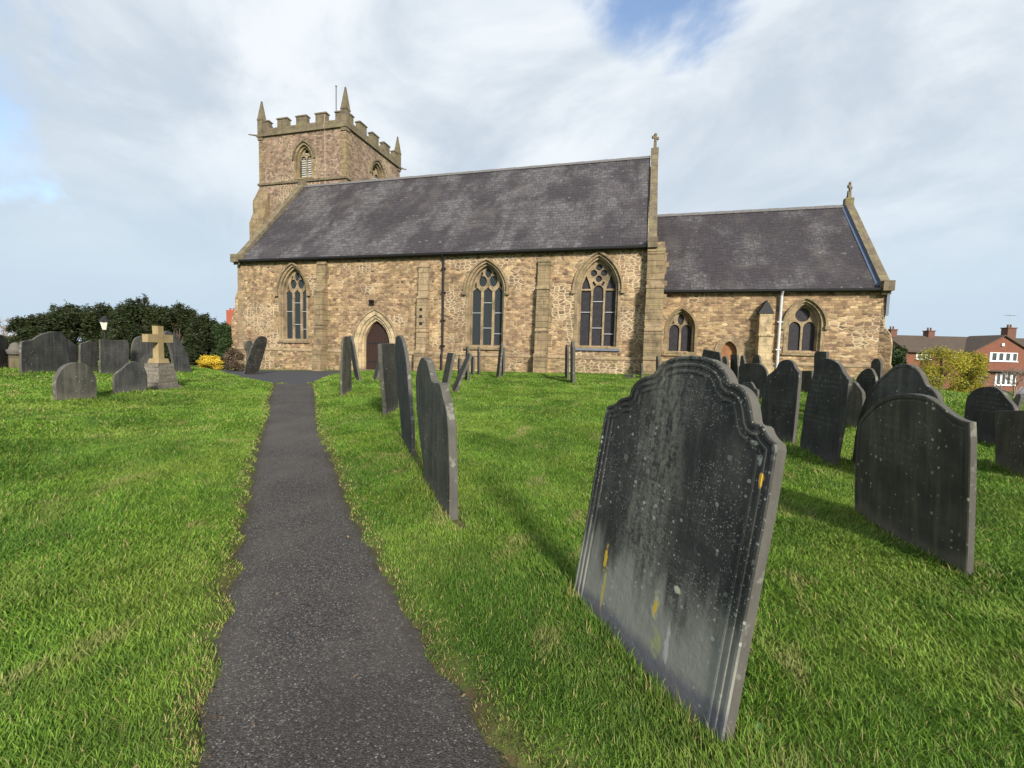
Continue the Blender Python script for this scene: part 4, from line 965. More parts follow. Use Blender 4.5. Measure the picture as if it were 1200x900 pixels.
# left-hand group, beyond the path
trace((67, 471), 113, .72, 0, [(66.5, 471), (65.5, 455), (66, 444), (69, 438), (73.5, 431), (80.7, 426.2), (90.5, 424.4), (100, 426), (106.4, 431), (111, 438.5), (113.7, 446), (114, 458), (112.5, 468)], 'low round-topped mossy slate headstone, the nearest left of the path', M_SLATEG, .075)
trace((134, 462), 172, .66, -3, [(134, 462), (134, 440), (137, 437), (144, 432), (150, 425.8), (158.3, 423), (166, 425.5), (170.8, 433), (173.3, 442), (172.5, 459)], 'low round-shouldered slate headstone beside the stone cross', M_SLATEG, .055)
trace((26, 438), 91, 1.55, 0, [(25.5, 438), (25, 402), (28, 399.5), (38, 398.7), (44, 394.5), (51.3, 390.8), (58.7, 389), (68, 388.3), (73.3, 390.8), (78, 395.7), (82, 399.3), (88, 403), (91, 408), (91.7, 419), (91, 437)], 'very wide grey slate headstone with broad arched head in the left back row', M_SLATEG, .055, 1)
trace((94.5, 438), 115, .6, 0, [(94.5, 438), (94, 404), (96, 402), (101, 401), (106, 399), (111, 400), (115, 405), (115, 438)], 'narrow grey headstone with faintly curved top right of the very wide one', M_SLATEG, .05)
trace((118, 439), 151, .85, 0, [(118, 439), (117.5, 397.5), (134, 398.6), (150, 398.3), (151.5, 408), (151, 438)], 'flat-topped square grey slate headstone under the lamp lantern', M_SLATEG, .05, 0)
trace((155, 437), 182, .7, 0, [(154, 437), (154, 408), (157.5, 397), (163, 394), (170, 393), (178, 396), (182, 404), (182, 437)], 'grey headstone standing directly behind the stone cross', M_SLATEG, .05)
trace((204, 437), 225, .7, 0, [(205, 437), (203, 418), (199, 403), (193, 393), (194, 388.5), (200, 388), (208, 395), (215, 405), (220, 416.7), (224, 431), (224.5, 437)], 'tall leaning slate headstone with swept curved back, right of the stone cross', M_SLATEG, .12)
trace((-14, 434), 10, .8, 0, [(-14, 432), (-14, 398), (-8, 393), (0, 391.5), (6.7, 394.5), (9.8, 400), (10, 432)], 'dark slate headstone cut by the left edge of the picture', None, .055)
trace((285.6, 440.5), 301, .66, 0, [(285.6, 440.5), (291, 418), (298, 401), (300, 397.5), (303.3, 394.6), (308, 393.5), (312.6, 395.6), (313.7, 399.5), (308, 420), (301, 442.5)], 'dark round-headed slate headstone leaning sharply right where the path meets the tarmac', M_SLATEB, .05)
trace((289, 436), 297, .5, 0, [(290, 436), (291, 412), (288, 408), (288, 402), (291, 399), (295, 399.5), (296.5, 404), (295, 410), (294, 436)], 'small grey wheel-headed stone behind the leaning dark headstone', M_SLATEG, .12)

def profile(kind, w_, h_):
    a = w_/2
    if kind == 'round': top = [(a, h_*.78)]+[(a*math.cos(t), h_*.78+h_*.22*math.sin(t)) for t in [math.pi*i/14 for i in range(1, 14)]]+[(-a, h_*.78)]
    elif kind == 'ear': top = [(a, h_*.80), (a*.86, h_*.82), (a*.72, h_*.88)]+[(a*.62*math.cos(t), h_*.88+h_*.12*math.sin(t)) for t in [math.pi*i/12 for i in range(0, 13)]]+[(-a*.72, h_*.88), (-a*.86, h_*.82), (-a, h_*.80)]
    elif kind == 'swan': top = [(a, h_*.84), (a*.8, h_*.85), (a*.6, h_*.92), (a*.35, h_*.985), (0, h_), (-a*.35, h_*.985), (-a*.6, h_*.92), (-a*.8, h_*.85), (-a, h_*.84)]
    else: top = [(a, h_), (-a, h_)]
    return [(-a, -.35), (a, -.35)]+top
def edgeon(base, top, dz_, w_, kind, label, M=None, th=.075, side=1):
    """stone seen nearly edge-on: near edge foot at 'base', near edge top at 'top'; dz_ = degrees its plane is turned off the line of sight"""
    N_ = Gt(*base); brg = math.atan2(N_[0], N_[1])-rad(dz_*1.6+3.5); e = np.array([math.sin(brg), math.cos(brg), 0])      # runs away from the camera
    n0 = np.array([-e[1], e[0], 0.]);
    if n0@N_ > 0: n0 = -n0
    d = ray(*top); # solve EYE+t d = N + b z + c n0
    Mx = np.c_[d, [0, 0, -1.], -n0]; t, hb, c = np.linalg.solve(Mx, N_-EYE); h_ = math.hypot(hb, c); th = max(th, .07)
    v = (np.array([0, 0, 1.])*hb+n0*c)/h_; n = np.cross(e, v); n = n if n@(-N_) > 0 else -n
    if kind in ('round',): h_ *= 1.0/.93
    A = N_+e*w_/2 - n*0.0
    print('EDGE  %-50s w=%.2f h=%.2f d=%.1f lean=%.1f' % (label[:50], w_, h_, np.linalg.norm(A[:2]), math.degrees(math.atan2(c, hb))))
    return mkstone(profile(kind, w_, h_), A, e, v, n, th, M or M_SLATE, label, None, GRP)
# the row along the right-hand side of the path
trace((527, 611), 497, 1.05, 0, [(497, 552), (491.5, 513), (488, 480), (487, 445), (489, 430), (493, 419.5), (496, 418.5), (500, 424), (503, 436), (505.5, 446), (508, 448.3), (514, 448.5), (516, 452), (519, 465), (522.5, 480), (525, 500), (526.5, 560), (527, 611)], 'tall ribbed grey slate headstone with stepped top, nearest in the row beside the path', M_SLATEG, .075, 0)
trace((482, 536), 470, .95, 0, [(471, 512), (466, 460), (463.5, 425), (463, 398), (464.5, 393.5), (468, 393), (471, 399), (474, 412), (476.5, 430), (479, 465), (482, 502), (482, 536)], 'tall thin slate headstone with tapering round head, second in the path row', M_SLATEG, .05, 1)
trace((457, 486), 466, .75, 0, [(453, 478), (448.5, 425), (447.5, 403), (463, 402.5), (466, 430), (467, 480)], 'flat-topped slate headstone with pale near edge, third in the path row', None, .075, 0)
edgeon((440, 447), (448.5, 416), 3, .7, 'flat', 'small slate headstone leaning steeply right in front of the church door', M_SLATEG)
trace((401, 465), 412, .72, 0, [(401, 465), (401, 430), (402.3, 397), (405, 394), (409, 394.5), (411, 397), (412, 430), (412.5, 460)], 'upright dark slate headstone on the path verge before the church door', None, .05, 1)
edgeon((421, 447), (412, 397), 4, .75, 'round', 'grey slate headstone leaning left behind the dark one on the verge', M_SLATEG, .05)
edgeon((521, 464), (531, 413.5), 4, .8, 'flat', 'dark flat-topped slate headstone leaning right behind the tall ribbed one', None, .055)
edgeon((538, 446), (538.5, 420), 2, .55, 'flat', 'short upright slate headstone between two leaning ones on the lawn', M_SLATEG, .055)
edgeon((532, 461), (551, 417), 2, .8, 'round', 'slate headstone fallen far over to the right, steepest lean on the lawn', M_SLATEG, .055)
edgeon((547.5, 447), (548, 408.5), 2, .6, 'round', 'thin upright headstone rising behind the steeply fallen one', None, .055)
edgeon((554, 441), (554.5, 418), 3, .6, 'flat', 'low headstone left of the thin one below the lattice window', M_SLATEG, .055)
edgeon((561, 440), (561, 408.5), 1.5, .6, 'round', 'thin dark headstone directly below the lattice window', None, .05)
edgeon((584, 444), (588, 405), 2.5, .7, 'round', 'dark headstone tilting slightly right at the right jamb of the lattice window', None, .055)
edgeon((589.5, 441), (590, 407), 2, .6, 'flat', 'grey headstone hard against the right of the tilting one under the lattice window', M_SLATEG, .055)
edgeon((664.5, 445), (664.8, 406.5), 2, .75, 'round', 'thin slate headstone, left and shorter of the pair on the open lawn', None, .055)
edgeon((671, 450), (671, 399), 1.5, .8, 'swan', 'thin slate headstone, right and taller of the pair on the open lawn', M_SLATEG, .09)
edgeon((751.5, 443), (751.7, 427), 2, .4, 'round', 'tiny dark headstone by the wall foot left of the foreground stone', None, .05)
edgeon((771, 446), (771, 419), 2.5, .6, 'round', 'dark headstone half hidden behind the left lobe of the foreground stone', None, .055)
trace((742, 444), 731, .45, 0, [(731, 443.5), (731, 439), (742, 438.5), (742, 444)], 'knee-high grey block of a headstone at the foot of the nave wall', M_SLATEG, .12, 0)

# stone cross on its stepped plinth
B_ = G(187, 455); gz = B_[2]-.03; dep = (B_-EYE)@CF; k = dep/FPX
cr = empty('memorial_cross', (B_[0], B_[1], gz), 'sandstone memorial cross on a rough tapered plinth among the left-hand headstones', 'cross')
ax = np.array([math.sin(rad(-12)), math.cos(rad(-12)), 0]); ay = np.array([-ax[1], ax[0], 0.]); ax3, ay3 = Vector(ax), Vector(ay); c0 = Vector((B_[0], B_[1], gz))
def fr(z0, z1, a0, b0, a1, b1):
    return [c0+ax3*a*i+ay3*b*j+Vector((0, 0, z)) for z, a, b in ((z0, a0, b0), (z1, a1, b1)) for i, j in ((-1, -1), (1, -1), (1, 1), (-1, 1))]
BF = [(0, 3, 2, 1), (4, 5, 6, 7), (0, 1, 5, 4), (1, 2, 6, 5), (2, 3, 7, 6), (3, 0, 4, 7)]
H_ = (455-381)*k
mb = MB(); mb.add(fr(-.15, H_*.06, .34, .30, .34, .30), BF); 
rq = random.Random(4); nl_ = 6
for i in range(nl_):
    ta_, tb_ = i/nl_, (i+1)/nl_; w0_, w1_ = .30-.09*ta_, .30-.09*tb_+.0; j_ = rq.uniform(-.012, .018); jj = rq.uniform(-.012, .018)
    mb.add([p+ax3*rq.uniform(-.014, .014)+ay3*rq.uniform(-.014, .014) for p in fr(H_*(.061+.359*ta_), H_*(.061+.359*tb_)-.004, w0_+j_, w0_*.86+jj, w1_+j_, w1_*.86+jj)], BF)
mb.build('plinth', plain('mottled_plinth_stone', (.15, .135, .11), .95, .9, 22), cr)
mb = MB(); mb.add(fr(H_*.421, H_*.49, .17, .145, .14, .12), BF)
cp = [(-.085, H_*.49), (.085, H_*.49), (.075, H_*.74), (.37, H_*.745), (.37, H_*.865), (.075, H_*.87), (.085, H_), (-.085, H_), (-.075, H_*.87), (-.37, H_*.865), (-.37, H_*.745), (-.075, H_*.74)]
mb.extr(cp, [], c0-ay3*.075, ax3, Z3, ay3, .15); mb.build('cross', plain('gold_sandstone', (.27, .205, .105), .95, .55, 4), cr)
# pedestal monument with a bowl
B_ = G(19, 433); c0 = Vector((B_[0], B_[1], B_[2]-.05)); k = ((B_-EYE)@CF)/FPX; H_ = 33*k
pm = empty('pedestal_monument', c0, 'weathered pale pedestal with a shallow bowl and ball, behind the wide headstone', 'monument')
mb = MB(); mb.box(c0.x-.11, c0.x+.11, c0.y-.11, c0.y+.11, c0.z-.1, c0.z+H_*.55); mb.build('pedestal', M_COPE, pm)
mb = MB(); mb.lathe((c0.x, c0.y, c0.z+H_*.55), [(.09, 0), (.16, H_*.06), (.19, H_*.16), (.19, H_*.22), (.14, H_*.23), (.12, H_*.3), (.09, H_*.42), (.02, H_*.47)], 18); mb.build('bowl', plain('weathered_grey_stone', (.13, .12, .105), .95), pm)
# lamp post
B_ = at(122.4, 380, 30); gx_, gy_ = B_[0], B_[1]; gz = float(ground(gx_, gy_)); lz = B_[2]
lp = empty('lamp_post', (gx_, gy_, gz), 'black iron lamp post with a pale glazed lantern before the dark yew trees', 'lamp post')
mb = MB(); mb.lathe((gx_, gy_, gz), [(.13, -.1), (.13, .5), (.08, .6), (.05, .7), (.045, lz-gz-.5), (.09, lz-gz-.46), (.05, lz-gz-.42), (.06, lz-gz-.36)], 12); mb.build('post', M_BLACK, lp)
mb = MB(); mb.lathe((gx_, gy_, lz-.36), [(.13, 0), (.27, .52)], 4); mb.build('lantern_glass', plain('lantern_glass', (.55, .53, .45), .3, .1), lp)
mb = MB(); mb.lathe((gx_, gy_, lz+.16), [(.31, 0), (.30, .05), (.12, .22), (.10, .28), (.03, .32), (.02, .42)], 8); mb.build('lantern_cap', M_BLACK, lp)

# ------------------------------------------------------------------ foliage
def leafcloud(name, parent_or_none, clumps, n, size, M, seed, origin, elong=1.0, droop=0.0, shell=.55):
    r = np.random.default_rng(seed); cl = np.array([c[:3] for c in clumps]); rd = np.array([c[3:6] for c in clumps]); wgt = rd.prod(1)**.67; wgt /= wgt.sum()
    ci = r.choice(len(cl), n, p=wgt); d = r.normal(size=(n, 3)); d /= np.linalg.norm(d, axis=1)[:, None]
    rr = (shell+(1-shell)*r.random(n)**.6)*(1+.10*r.normal(size=n)); c = cl[ci]+d*rd[ci]*rr[:, None]
    # twig-sized tufts: each sample spawns three leaves round it
    k = 3; c = np.repeat(c, k, 0)+r.normal(size=(n*k, 3))*size*.9; m_ = len(c)
    a = r.normal(size=(m_, 3)); a[:, 2] = a[:, 2]*.6-droop; a /= np.linalg.norm(a, axis=1)[:, None]
    b = np.cross(a, r.normal(size=(m_, 3))); b /= np.linalg.norm(b, axis=1)[:, None]
    s_ = size*(.6+.8*r.random(m_))[:, None]; a *= s_*elong; b *= s_*.5
    V = np.stack([c-a, c+b*.8, c+a, c-b*.8], 1).reshape(-1, 3); q = np.arange(m_*4)
    tint = np.repeat(np.clip(np.repeat(r.random(len(cl))[ci], k)*.35+r.random(m_)*.65, 0, 1), 4)
    o = npmesh(name, V, q, np.full(m_, 4), [M], None, {'tint': tint}, tuple(origin))
    if parent_or_none is not None: o.parent = parent_or_none; o.location = (0, 0, 0)
    return o
def tree(px, ytop, depth, wpx, M, label, name='yew_tree', cat='tree', seed=1, n=2600, size=.14, nclump=26, group=None, ybase=None, trunkM=None, shell=.45, flat=.9, trunk=True, elong=1.0):
    r = random.Random(seed); T = at(px, ytop, depth); gx_, gy_ = T[0], T[1]; gz = float(ground(gx_, gy_)); H_ = T[2]-gz; print('TREE', label[:40], round(gz,2), round(H_,2)); H_ = max(H_, .6); Wd = wpx*depth/FPX/2
    t = empty(name, (gx_, gy_, gz), label, cat, group); cl = []
    for i in range(nclump):
        a = r.uniform(0, 2*math.pi); z = r.uniform(.10, .88) if flat < 1 else r.uniform(.1, .85); q = math.sqrt(max(0, 1-(abs(z-.42)/.60)**2.2))*r.uniform(.35, .86)
        s_ = r.uniform(.16, .30)
        cl.append((gx_+Wd*q*math.cos(a), gy_+Wd*q*math.sin(a), gz+H_*z, Wd*s_*1.25, Wd*s_*1.25, H_*s_*.62))
    cl.append((gx_, gy_, gz+H_*.84, Wd*.25, Wd*.25, H_*.14))
    if flat == 2:
        for i in range(26):
            a = r.uniform(0, 6.283); q = r.uniform(.05, .95); zz2 = .60+.34*(1-q*q)+r.uniform(-.08, .10)
            cl.append((gx_+Wd*q*math.cos(a), gy_+Wd*q*math.sin(a), gz+H_*zz2, Wd*.07, Wd*.07, H_*r.uniform(.05, .11)))
    mb = MB(); rt = max(.05, H_*.03)
    mb.tube([(gx_, gy_, gz-.1), (gx_+.03*H_, gy_, gz+H_*.35), (gx_-.02*H_, gy_+.02, gz+H_*.8)], rt, 8, rt*.3)
    for c in cl[::2]:
        z0_ = gz+H_*r.uniform(.15, .45); mb.tube([(gx_, gy_, z0_), ((gx_+c[0])/2, (gy_+c[1])/2, (z0_+c[2])/2+.1*H_*.3), c[:3]], rt*.4, 5, rt*.1)
    mb.build('trunk', trunkM or M_BARE, t)
    leafcloud('crown', t, cl, n, size, M, seed, (gx_, gy_, gz), elong, 0, shell)
    return t
YG = 'dark yews beyond the left-hand headstones'
yl = ['short dark yew at the left end of the yew row', 'broad dark yew rising behind the very wide headstone', 'dark yew directly behind the lamp post', 'tallest dark yew, behind the stone cross',
      'dark yew with ragged crown above the leaning curved headstone', 'dark evergreen at the right end of the yew row']
for i, (px, yt, dp, wp) in enumerate(((40, 372, 33, 50), (82, 358, 35, 62), (124, 357, 36, 60), (166, 353, 34, 66), (206, 358, 34, 58), (239, 373, 32, 42))):
    tree(px, yt, dp, wp, M_YEW, yl[i], seed=20+i, n=11000, size=.075, nclump=38, group=YG, elong=1.6, flat=2, shell=.25)
tree(262, 376, 27, 34, M_CONI, 'mid-green conical evergreen against the west corner of the church', 'conifer', seed=40, n=4500, size=.06, nclump=24)
tree(275, 408, 24.5, 26, M_BROWNL, 'low brown bare hedge bush at the foot of the church corner', 'bush', 'bush', seed=41, n=1500, size=.05, nclump=14)
tree(246, 417, 21.5, 30, M_YELLOW, 'low bright yellow flowering shrub left of the church', 'yellow_shrub', 'shrub', seed=42, n=2600, size=.035, nclump=18)
tree(1051, 404, 48, 24, M_CONI, 'dark green tree between chancel corner and brick house', 'garden_tree', seed=43, n=1800, size=.16, nclump=16)
tree(1106, 404, 41, 70, M_GOLD, 'golden green bushy tree left in front of the brick house', 'garden_tree', seed=44, n=4200, size=.085, nclump=26, shell=.3)
tree(1140, 412, 43, 38, M_GOLD, 'golden green bushy tree right in front of the brick house', 'garden_tree', seed=45, n=3200, size=.085, nclump=20, shell=.3)
tree(1090, 446, 43, 34, M_BROWNL, 'brown bare hedge bush below the golden trees', 'bush', 'bush', seed=46, n=1300, size=.07, nclump=12)
tree(1130, 446, 42, 26, M_CONI, 'low dark green bush below the golden trees', 'bush', 'bush', seed=47, n=1000, size=.08, nclump=10)
for (px, yt, dp, wp, sd_, lb) in ((10, 395, 60, 80, 50, 'brown hedge beyond the graves at the left edge'), (62, 400, 50, 60, 51, 'low dark hedge seen between yew trunks at the left')):
    tree(px, yt, dp, wp, M_BROWNL, lb, 'hedge', 'hedge', seed=sd_, n=1800, size=.14, nclump=20)
def baretree(px, ytop, depth, wpx, label, M, seed, levels=5, trunk_r=.16, spread=.6):
    r = random.Random(seed); T = at(px, ytop, depth); gx_, gy_ = T[0], T[1]; gz = float(ground(gx_, gy_)); H_ = T[2]-gz
    t = empty('bare_tree', (gx_, gy_, gz), label, 'tree'); tk = MB(); br = MB()
    def grow(p, d, L_, rr, lv):
        q = p+d*L_; mid = (p+q)/2+Vector((r.uniform(-1, 1), r.uniform(-1, 1), 0))*L_*.06
        (tk if lv < 1 else br).tube([p, mid, q], rr, 6 if lv < 2 else 4, rr*.68, cap=False)
        if lv >= levels: return
        for _ in range(r.choice((2, 3, 3)) if lv else 4):
            nd = (d+Vector((r.uniform(-1, 1), r.uniform(-1, 1), r.uniform(-.35, .6)))*spread).normalized(); grow(q, nd, L_*r.uniform(.62, .86), rr*.62, lv+1)
    grow(Vector((gx_, gy_, gz-.1)), Vector((0, 0, 1)), H_*.27, trunk_r, 0)
    tk.build('trunk', M, t, fix=False); br.build('branches', M, t, fix=False); return t
baretree(20, 361, 75, 60, 'bare winter tree on the far left skyline', M_BAREP, 5, 6, .22, .8)
baretree(1193, 415, 36, 40, 'pale bare branching tree in front of the right end of the brick house', M_BAREP, 9, 5, .10, .9)
baretree(5, 372, 70, 40, 'smaller bare tree cut by the left edge', M_BAREP, 6, 5, .18, .8)

# ------------------------------------------------------------------ brick houses
def cambox(mb, x0, x1, y0, y1, d0, d1, mi=0):
    """box given by pixel columns/rows measured at depth d0, running back to d1, parallel to the view plane in plan"""
    A = at(x0, 450, d0); k = d0/FPX
    ex = Vector((math.cos(YAW), math.sin(YAW), 0)); ey = Vector((-math.sin(YAW), math.cos(YAW), 0))
    return ex, ey
EX = Vector((math.cos(YAW), math.sin(YAW), 0)); EY = Vector((-math.sin(YAW), math.cos(YAW), 0))
O_ = at(1061, 430, 62); O_ = Vector((O_[0], O_[1], 0)); hz0, hze, hzr = -2.5, 3.30, 5.35
house = empty('brick_house', (O_.x, O_.y, -2.2), 'two-storey red brick house with brown tiled roof, projecting gable and white windows, far right', 'house')
def P_(x, y, z): return tuple(O_+EX*x+EY*y+Vector((0, 0, z)))
def hb(mb, x0, x1, y0, y1, z0, z1, mi=0):
    return mb.add([P_(x, y, z) for z in (z0, z1) for y in (y0, y1) for x in (x0, x1)], [(0, 2, 3, 1), (4, 5, 7, 6), (0, 1, 5, 4), (1, 3, 7, 5), (3, 2, 6, 7), (2, 0, 4, 6)], mi)
mb = MB(); hb(mb, 0, 30, 0, 7, hz0, hze)
gx0, gx1 = 7.9, 15.6; gap = 5.35
mb.add([P_(x, y, z) for y in (-1.2, -.002) for x, z in ((gx0, hz0), (gx1, hz0), (gx1, hze-.05), ((gx0+gx1)/2, gap), (gx0, hze-.05))], [(0, 1, 2, 3, 4), (9, 8, 7, 6, 5), (0, 5, 6, 1), (1, 6, 7, 2), (2, 7, 8, 3), (3, 8, 9, 4), (4, 9, 5, 0)])
mb.add([P_(0, 0, hze), P_(0, 7, hze), P_(0, 3.5, hzr-.1), P_(.25, 0, hze), P_(.25, 7, hze), P_(.25, 3.5, hzr-.1)], [(0, 1, 2), (3, 5, 4), (0, 2, 5, 3), (2, 1, 4, 5)])
mb.build('wall', M_BRICK, house)
mb = MB(); sl = (hzr-hze)/3.5
mb.add([P_(-.3, -.5, hze-.5*sl), P_(30.3, -.5, hze-.5*sl), P_(30.3, 3.5, hzr), P_(-.3, 3.5, hzr), P_(-.3, 7.5, hze-.5*sl), P_(30.3, 7.5, hze-.5*sl),
        P_(-.3, -.5, hze-.5*sl-.15), P_(30.3, -.5, hze-.5*sl-.15), P_(30.3, 3.5, hzr-.15), P_(-.3, 3.5, hzr-.15)], [(0, 1, 2, 3), (3, 2, 5, 4), (6, 7, 1, 0), (6, 0, 3, 9), (6, 9, 8, 7), (1, 7, 8, 2)])
gm = (gx0+gx1)/2
for sx_, xa in ((1, gx0-.35), (-1, gx1+.35)):
    zt = gap+.12; zb = hze-.16
    mb.add([P_(xa, -1.45, zb), P_(gm, -1.45, zt), P_(gm, 3.4, zt), P_(xa, 3.4, zb), P_(xa, -1.45, zb-.15), P_(gm, -1.45, zt-.15), P_(gm, 3.4, zt-.15), P_(xa, 3.4, zb-.15)], [(0, 1, 2, 3), (4, 5, 6, 7), (0, 1, 5, 4), (0, 3, 7, 4)])
hb(mb, gx0-.1, gx1+.1, -2.0, -1.21, .55, .75); rf = mb.build('roof', M_TILE, house)
def chimney(x, w_, z1, y=3.5, M=M_BRICKD):
    mb = MB(); hb(mb, x-w_/2, x+w_/2, y-.45, y+.45, hze, z1-.12); hb(mb, x-w_/2-.08, x+w_/2+.08, y-.53, y+.53, z1-.12, z1)
    for i in range(2): c = O_+EX*(x-.2+.4*i)+EY*y; mb.lathe((c.x, c.y, z1), [(.12, 0), (.10, .4), (.13, .42)], 8)
    mb.build('chimney', M, rf)
chimney(.6, .9, 6.15); chimney(6.0, .9, 6.1); chimney(15.8, 1.2, 6.7, 2.0)
mb = MB(); c = O_+EX*15.8+EY*2.0; mb.tube([(c.x, c.y, 6.6), (c.x, c.y, 8.6)], .03, 5)
for i in range(5): mb.tube([tuple(c+EX*(-.6+.3*i)-EY*.3+Vector((0, 0, 8.4))), tuple(c+EX*(-.6+.3*i)+EY*.3+Vector((0, 0, 8.4)))], .02, 4)
mb.tube([tuple(c-EX*.7+Vector((0, 0, 8.4))), tuple(c+EX*.7+Vector((0, 0, 8.4)))], .02, 4); mb.build('aerial', M_WHITEP, rf)
def hwin(x0, x1, z0, z1, y, cols):
    mb = MB(); f_ = .09; hb(mb, x0, x1, y-.06, y+.02, z0, z0+f_); hb(mb, x0, x1, y-.06, y+.02, z1-f_, z1); n = cols
    for i in range(n+1): xx = x0+(x1-x0-f_)*i/n; hb(mb, xx, xx+f_, y-.058, y+.018, z0+f_, z1-f_)
    hb(mb, x0-.1, x1+.1, y-.14, y+.0, z0-.09, z0-.002); w0 = mb.build('window', M_WHITE, house)
    g = MB(); hb(g, x0+.02, x1-.02, y-.03, y-.01, z0+.02, z1-.02); g.build('pane', M_WGLASS, w0)
    for i in range(n):
        xx = x0+(x1-x0)*i/n; ww = (x1-x0)/n; cu = MB(); hb(cu, xx+.1, xx+ww*.38, y-.04, y-.031, z0+.1, z1-.1); cu.build('curtain', M_CURT, w0)
hwin(1.3, 3.3, 1.95, 3.0, 0, 3); hwin(5.9, 6.9, 2.3, 3.0, 0, 1); hwin(10.1, 13.8, 1.95, 3.1, -1.2, 4); hwin(11.1, 13.9, -1.25, .3, -1.2, 4); hwin(3.3, 4.2, -.9, .55, 0, 1); hwin(16.3, 19, 1.95, 3.1, 0, 3); hwin(17, 20, -1.2, .3, 0, 3)
mb = MB(); c = O_+EX*(gm-.1)-EY*1.28; mb.obox((c.x, c.y, 4.15), EX, EY, Z3, .16, .08, .18); mb.build('wall_box', M_WHITE, house)
# house behind the yews, only its chimney and slope of roof show
Q_ = at(257, 366, 52); cz = Q_[2]
h2 = empty('slate_roofed_house', (Q_[0]+2, Q_[1], 0), 'distant house with red brick chimney and blue slate roof behind the church corner', 'house')
def P2(x, y, z): return tuple(Vector((Q_[0], Q_[1], 0))+EX*x+EY*y+Vector((0, 0, z)))
mb = MB(); mb.add([P2(x, y, z) for z in (-1, 3.0) for y in (1, 8) for x in (-1, 9)], [(0, 2, 3, 1), (4, 5, 7, 6), (0, 1, 5, 4), (1, 3, 7, 5), (3, 2, 6, 7), (2, 0, 4, 6)]); mb.build('wall', M_BRICK, h2)
mb = MB(); mb.add([P2(-1.4, .6, 2.9), P2(9.4, .6, 2.9), P2(8, 4.5, 4.9), P2(0, 4.5, 4.9), P2(-1.4, 8.4, 2.9), P2(9.4, 8.4, 2.9)], [(0, 1, 2, 3), (3, 2, 5, 4), (0, 3, 4), (1, 5, 2)]); r2 = mb.build('roof', M_LEAD, h2)
mb = MB(); mb.add([P2(x, y, z) for z in (2.9, cz+.45) for y in (2.2, 3.2) for x in (-.6, .6)], [(0, 2, 3, 1), (4, 5, 7, 6), (0, 1, 5, 4), (1, 3, 7, 5), (3, 2, 6, 7), (2, 0, 4, 6)])
for i in range(3): c = P2(-.4+.4*i, 2.7, cz+.45); mb.lathe(c, [(.12, 0), (.1, .25), (.12, .27)], 8)
mb.build('chimney', plain('orange_red_brick', (.30, .085, .05), .9), r2)

# parked car beyond the graves, far right
C_ = at(1213, 466, 45); gz = float(ground(C_[0], C_[1])); c0 = Vector((C_[0], C_[1], gz))
car = empty('parked_car', c0, 'silver grey hatchback parked beyond the graves at the right edge', 'car')
cax = (EX*.9+EY*.435).normalized(); cay = Vector((-cax.y, cax.x, 0))
prof = [(-2.0, .35), (2.0, .35), (2.05, .65), (1.95, .9), (1.1, 1.0), (.45, 1.42), (-1.1, 1.46), (-1.75, 1.15), (-2.0, .95)]
mb = MB(); mb.extr([(-2.0, .30), (2.0, .30), (2.06, .6), (1.95, .85), (1.05, .97), (-1.85, 1.0), (-2.03, .8)], [], c0-cay*.85, cax, Z3, cay, 1.7); mb.extr([(1.05, .97), (.42, 1.42), (.3, 1.46), (-1.1, 1.47), (-1.6, 1.2), (-1.85, 1.0)], [], c0-cay*.72, cax, Z3, cay, 1.44); mb.build('body', M_CAR, car)
mb = MB()
for sgn in (-1, 1): mb.extr([(.85, 1.02), (.35, 1.38), (-1.0, 1.40), (-1.5, 1.04)], [], c0+cay*(sgn*.725-.005), cax, Z3, cay, .01)
mb.build('side_window', M_WGLASS, car)
for sx_ in (-1.25, 1.3):
    for sy_ in (-.84, .66):
        mb = MB(); p = c0+cax*sx_+cay*sy_+Vector((0, 0, .31)); mb.extr(circ(0, 0, .31, 20), [], p, cax, Z3, cay, .19); wh = mb.build('wheel', M_TYRE, car)
        mb = MB(); mb.extr(circ(0, 0, .19, 16), [], p-cay*.01, cax, Z3, cay, .21); mb.build('rim', M_WHITEP, wh)
# low brick wall by the car
B_ = at(1191, 470, 40); e_ = EX; mb = MB(); c0 = Vector((B_[0], B_[1], float(ground(B_[0], B_[1]))))
mb.obox(c0+e_*3.6+Vector((0, 0, .1)), EX, EY, Z3, 3, .12, .35); mb.obox(c0+e_*3.6+Vector((0, 0, .49)), EX, EY, Z3, 3.05, .16, .04); o = mb.build('garden_wall', M_BRICK, origin=c0); tag(o, 'low red brick garden wall beside the parked car', 'wall')

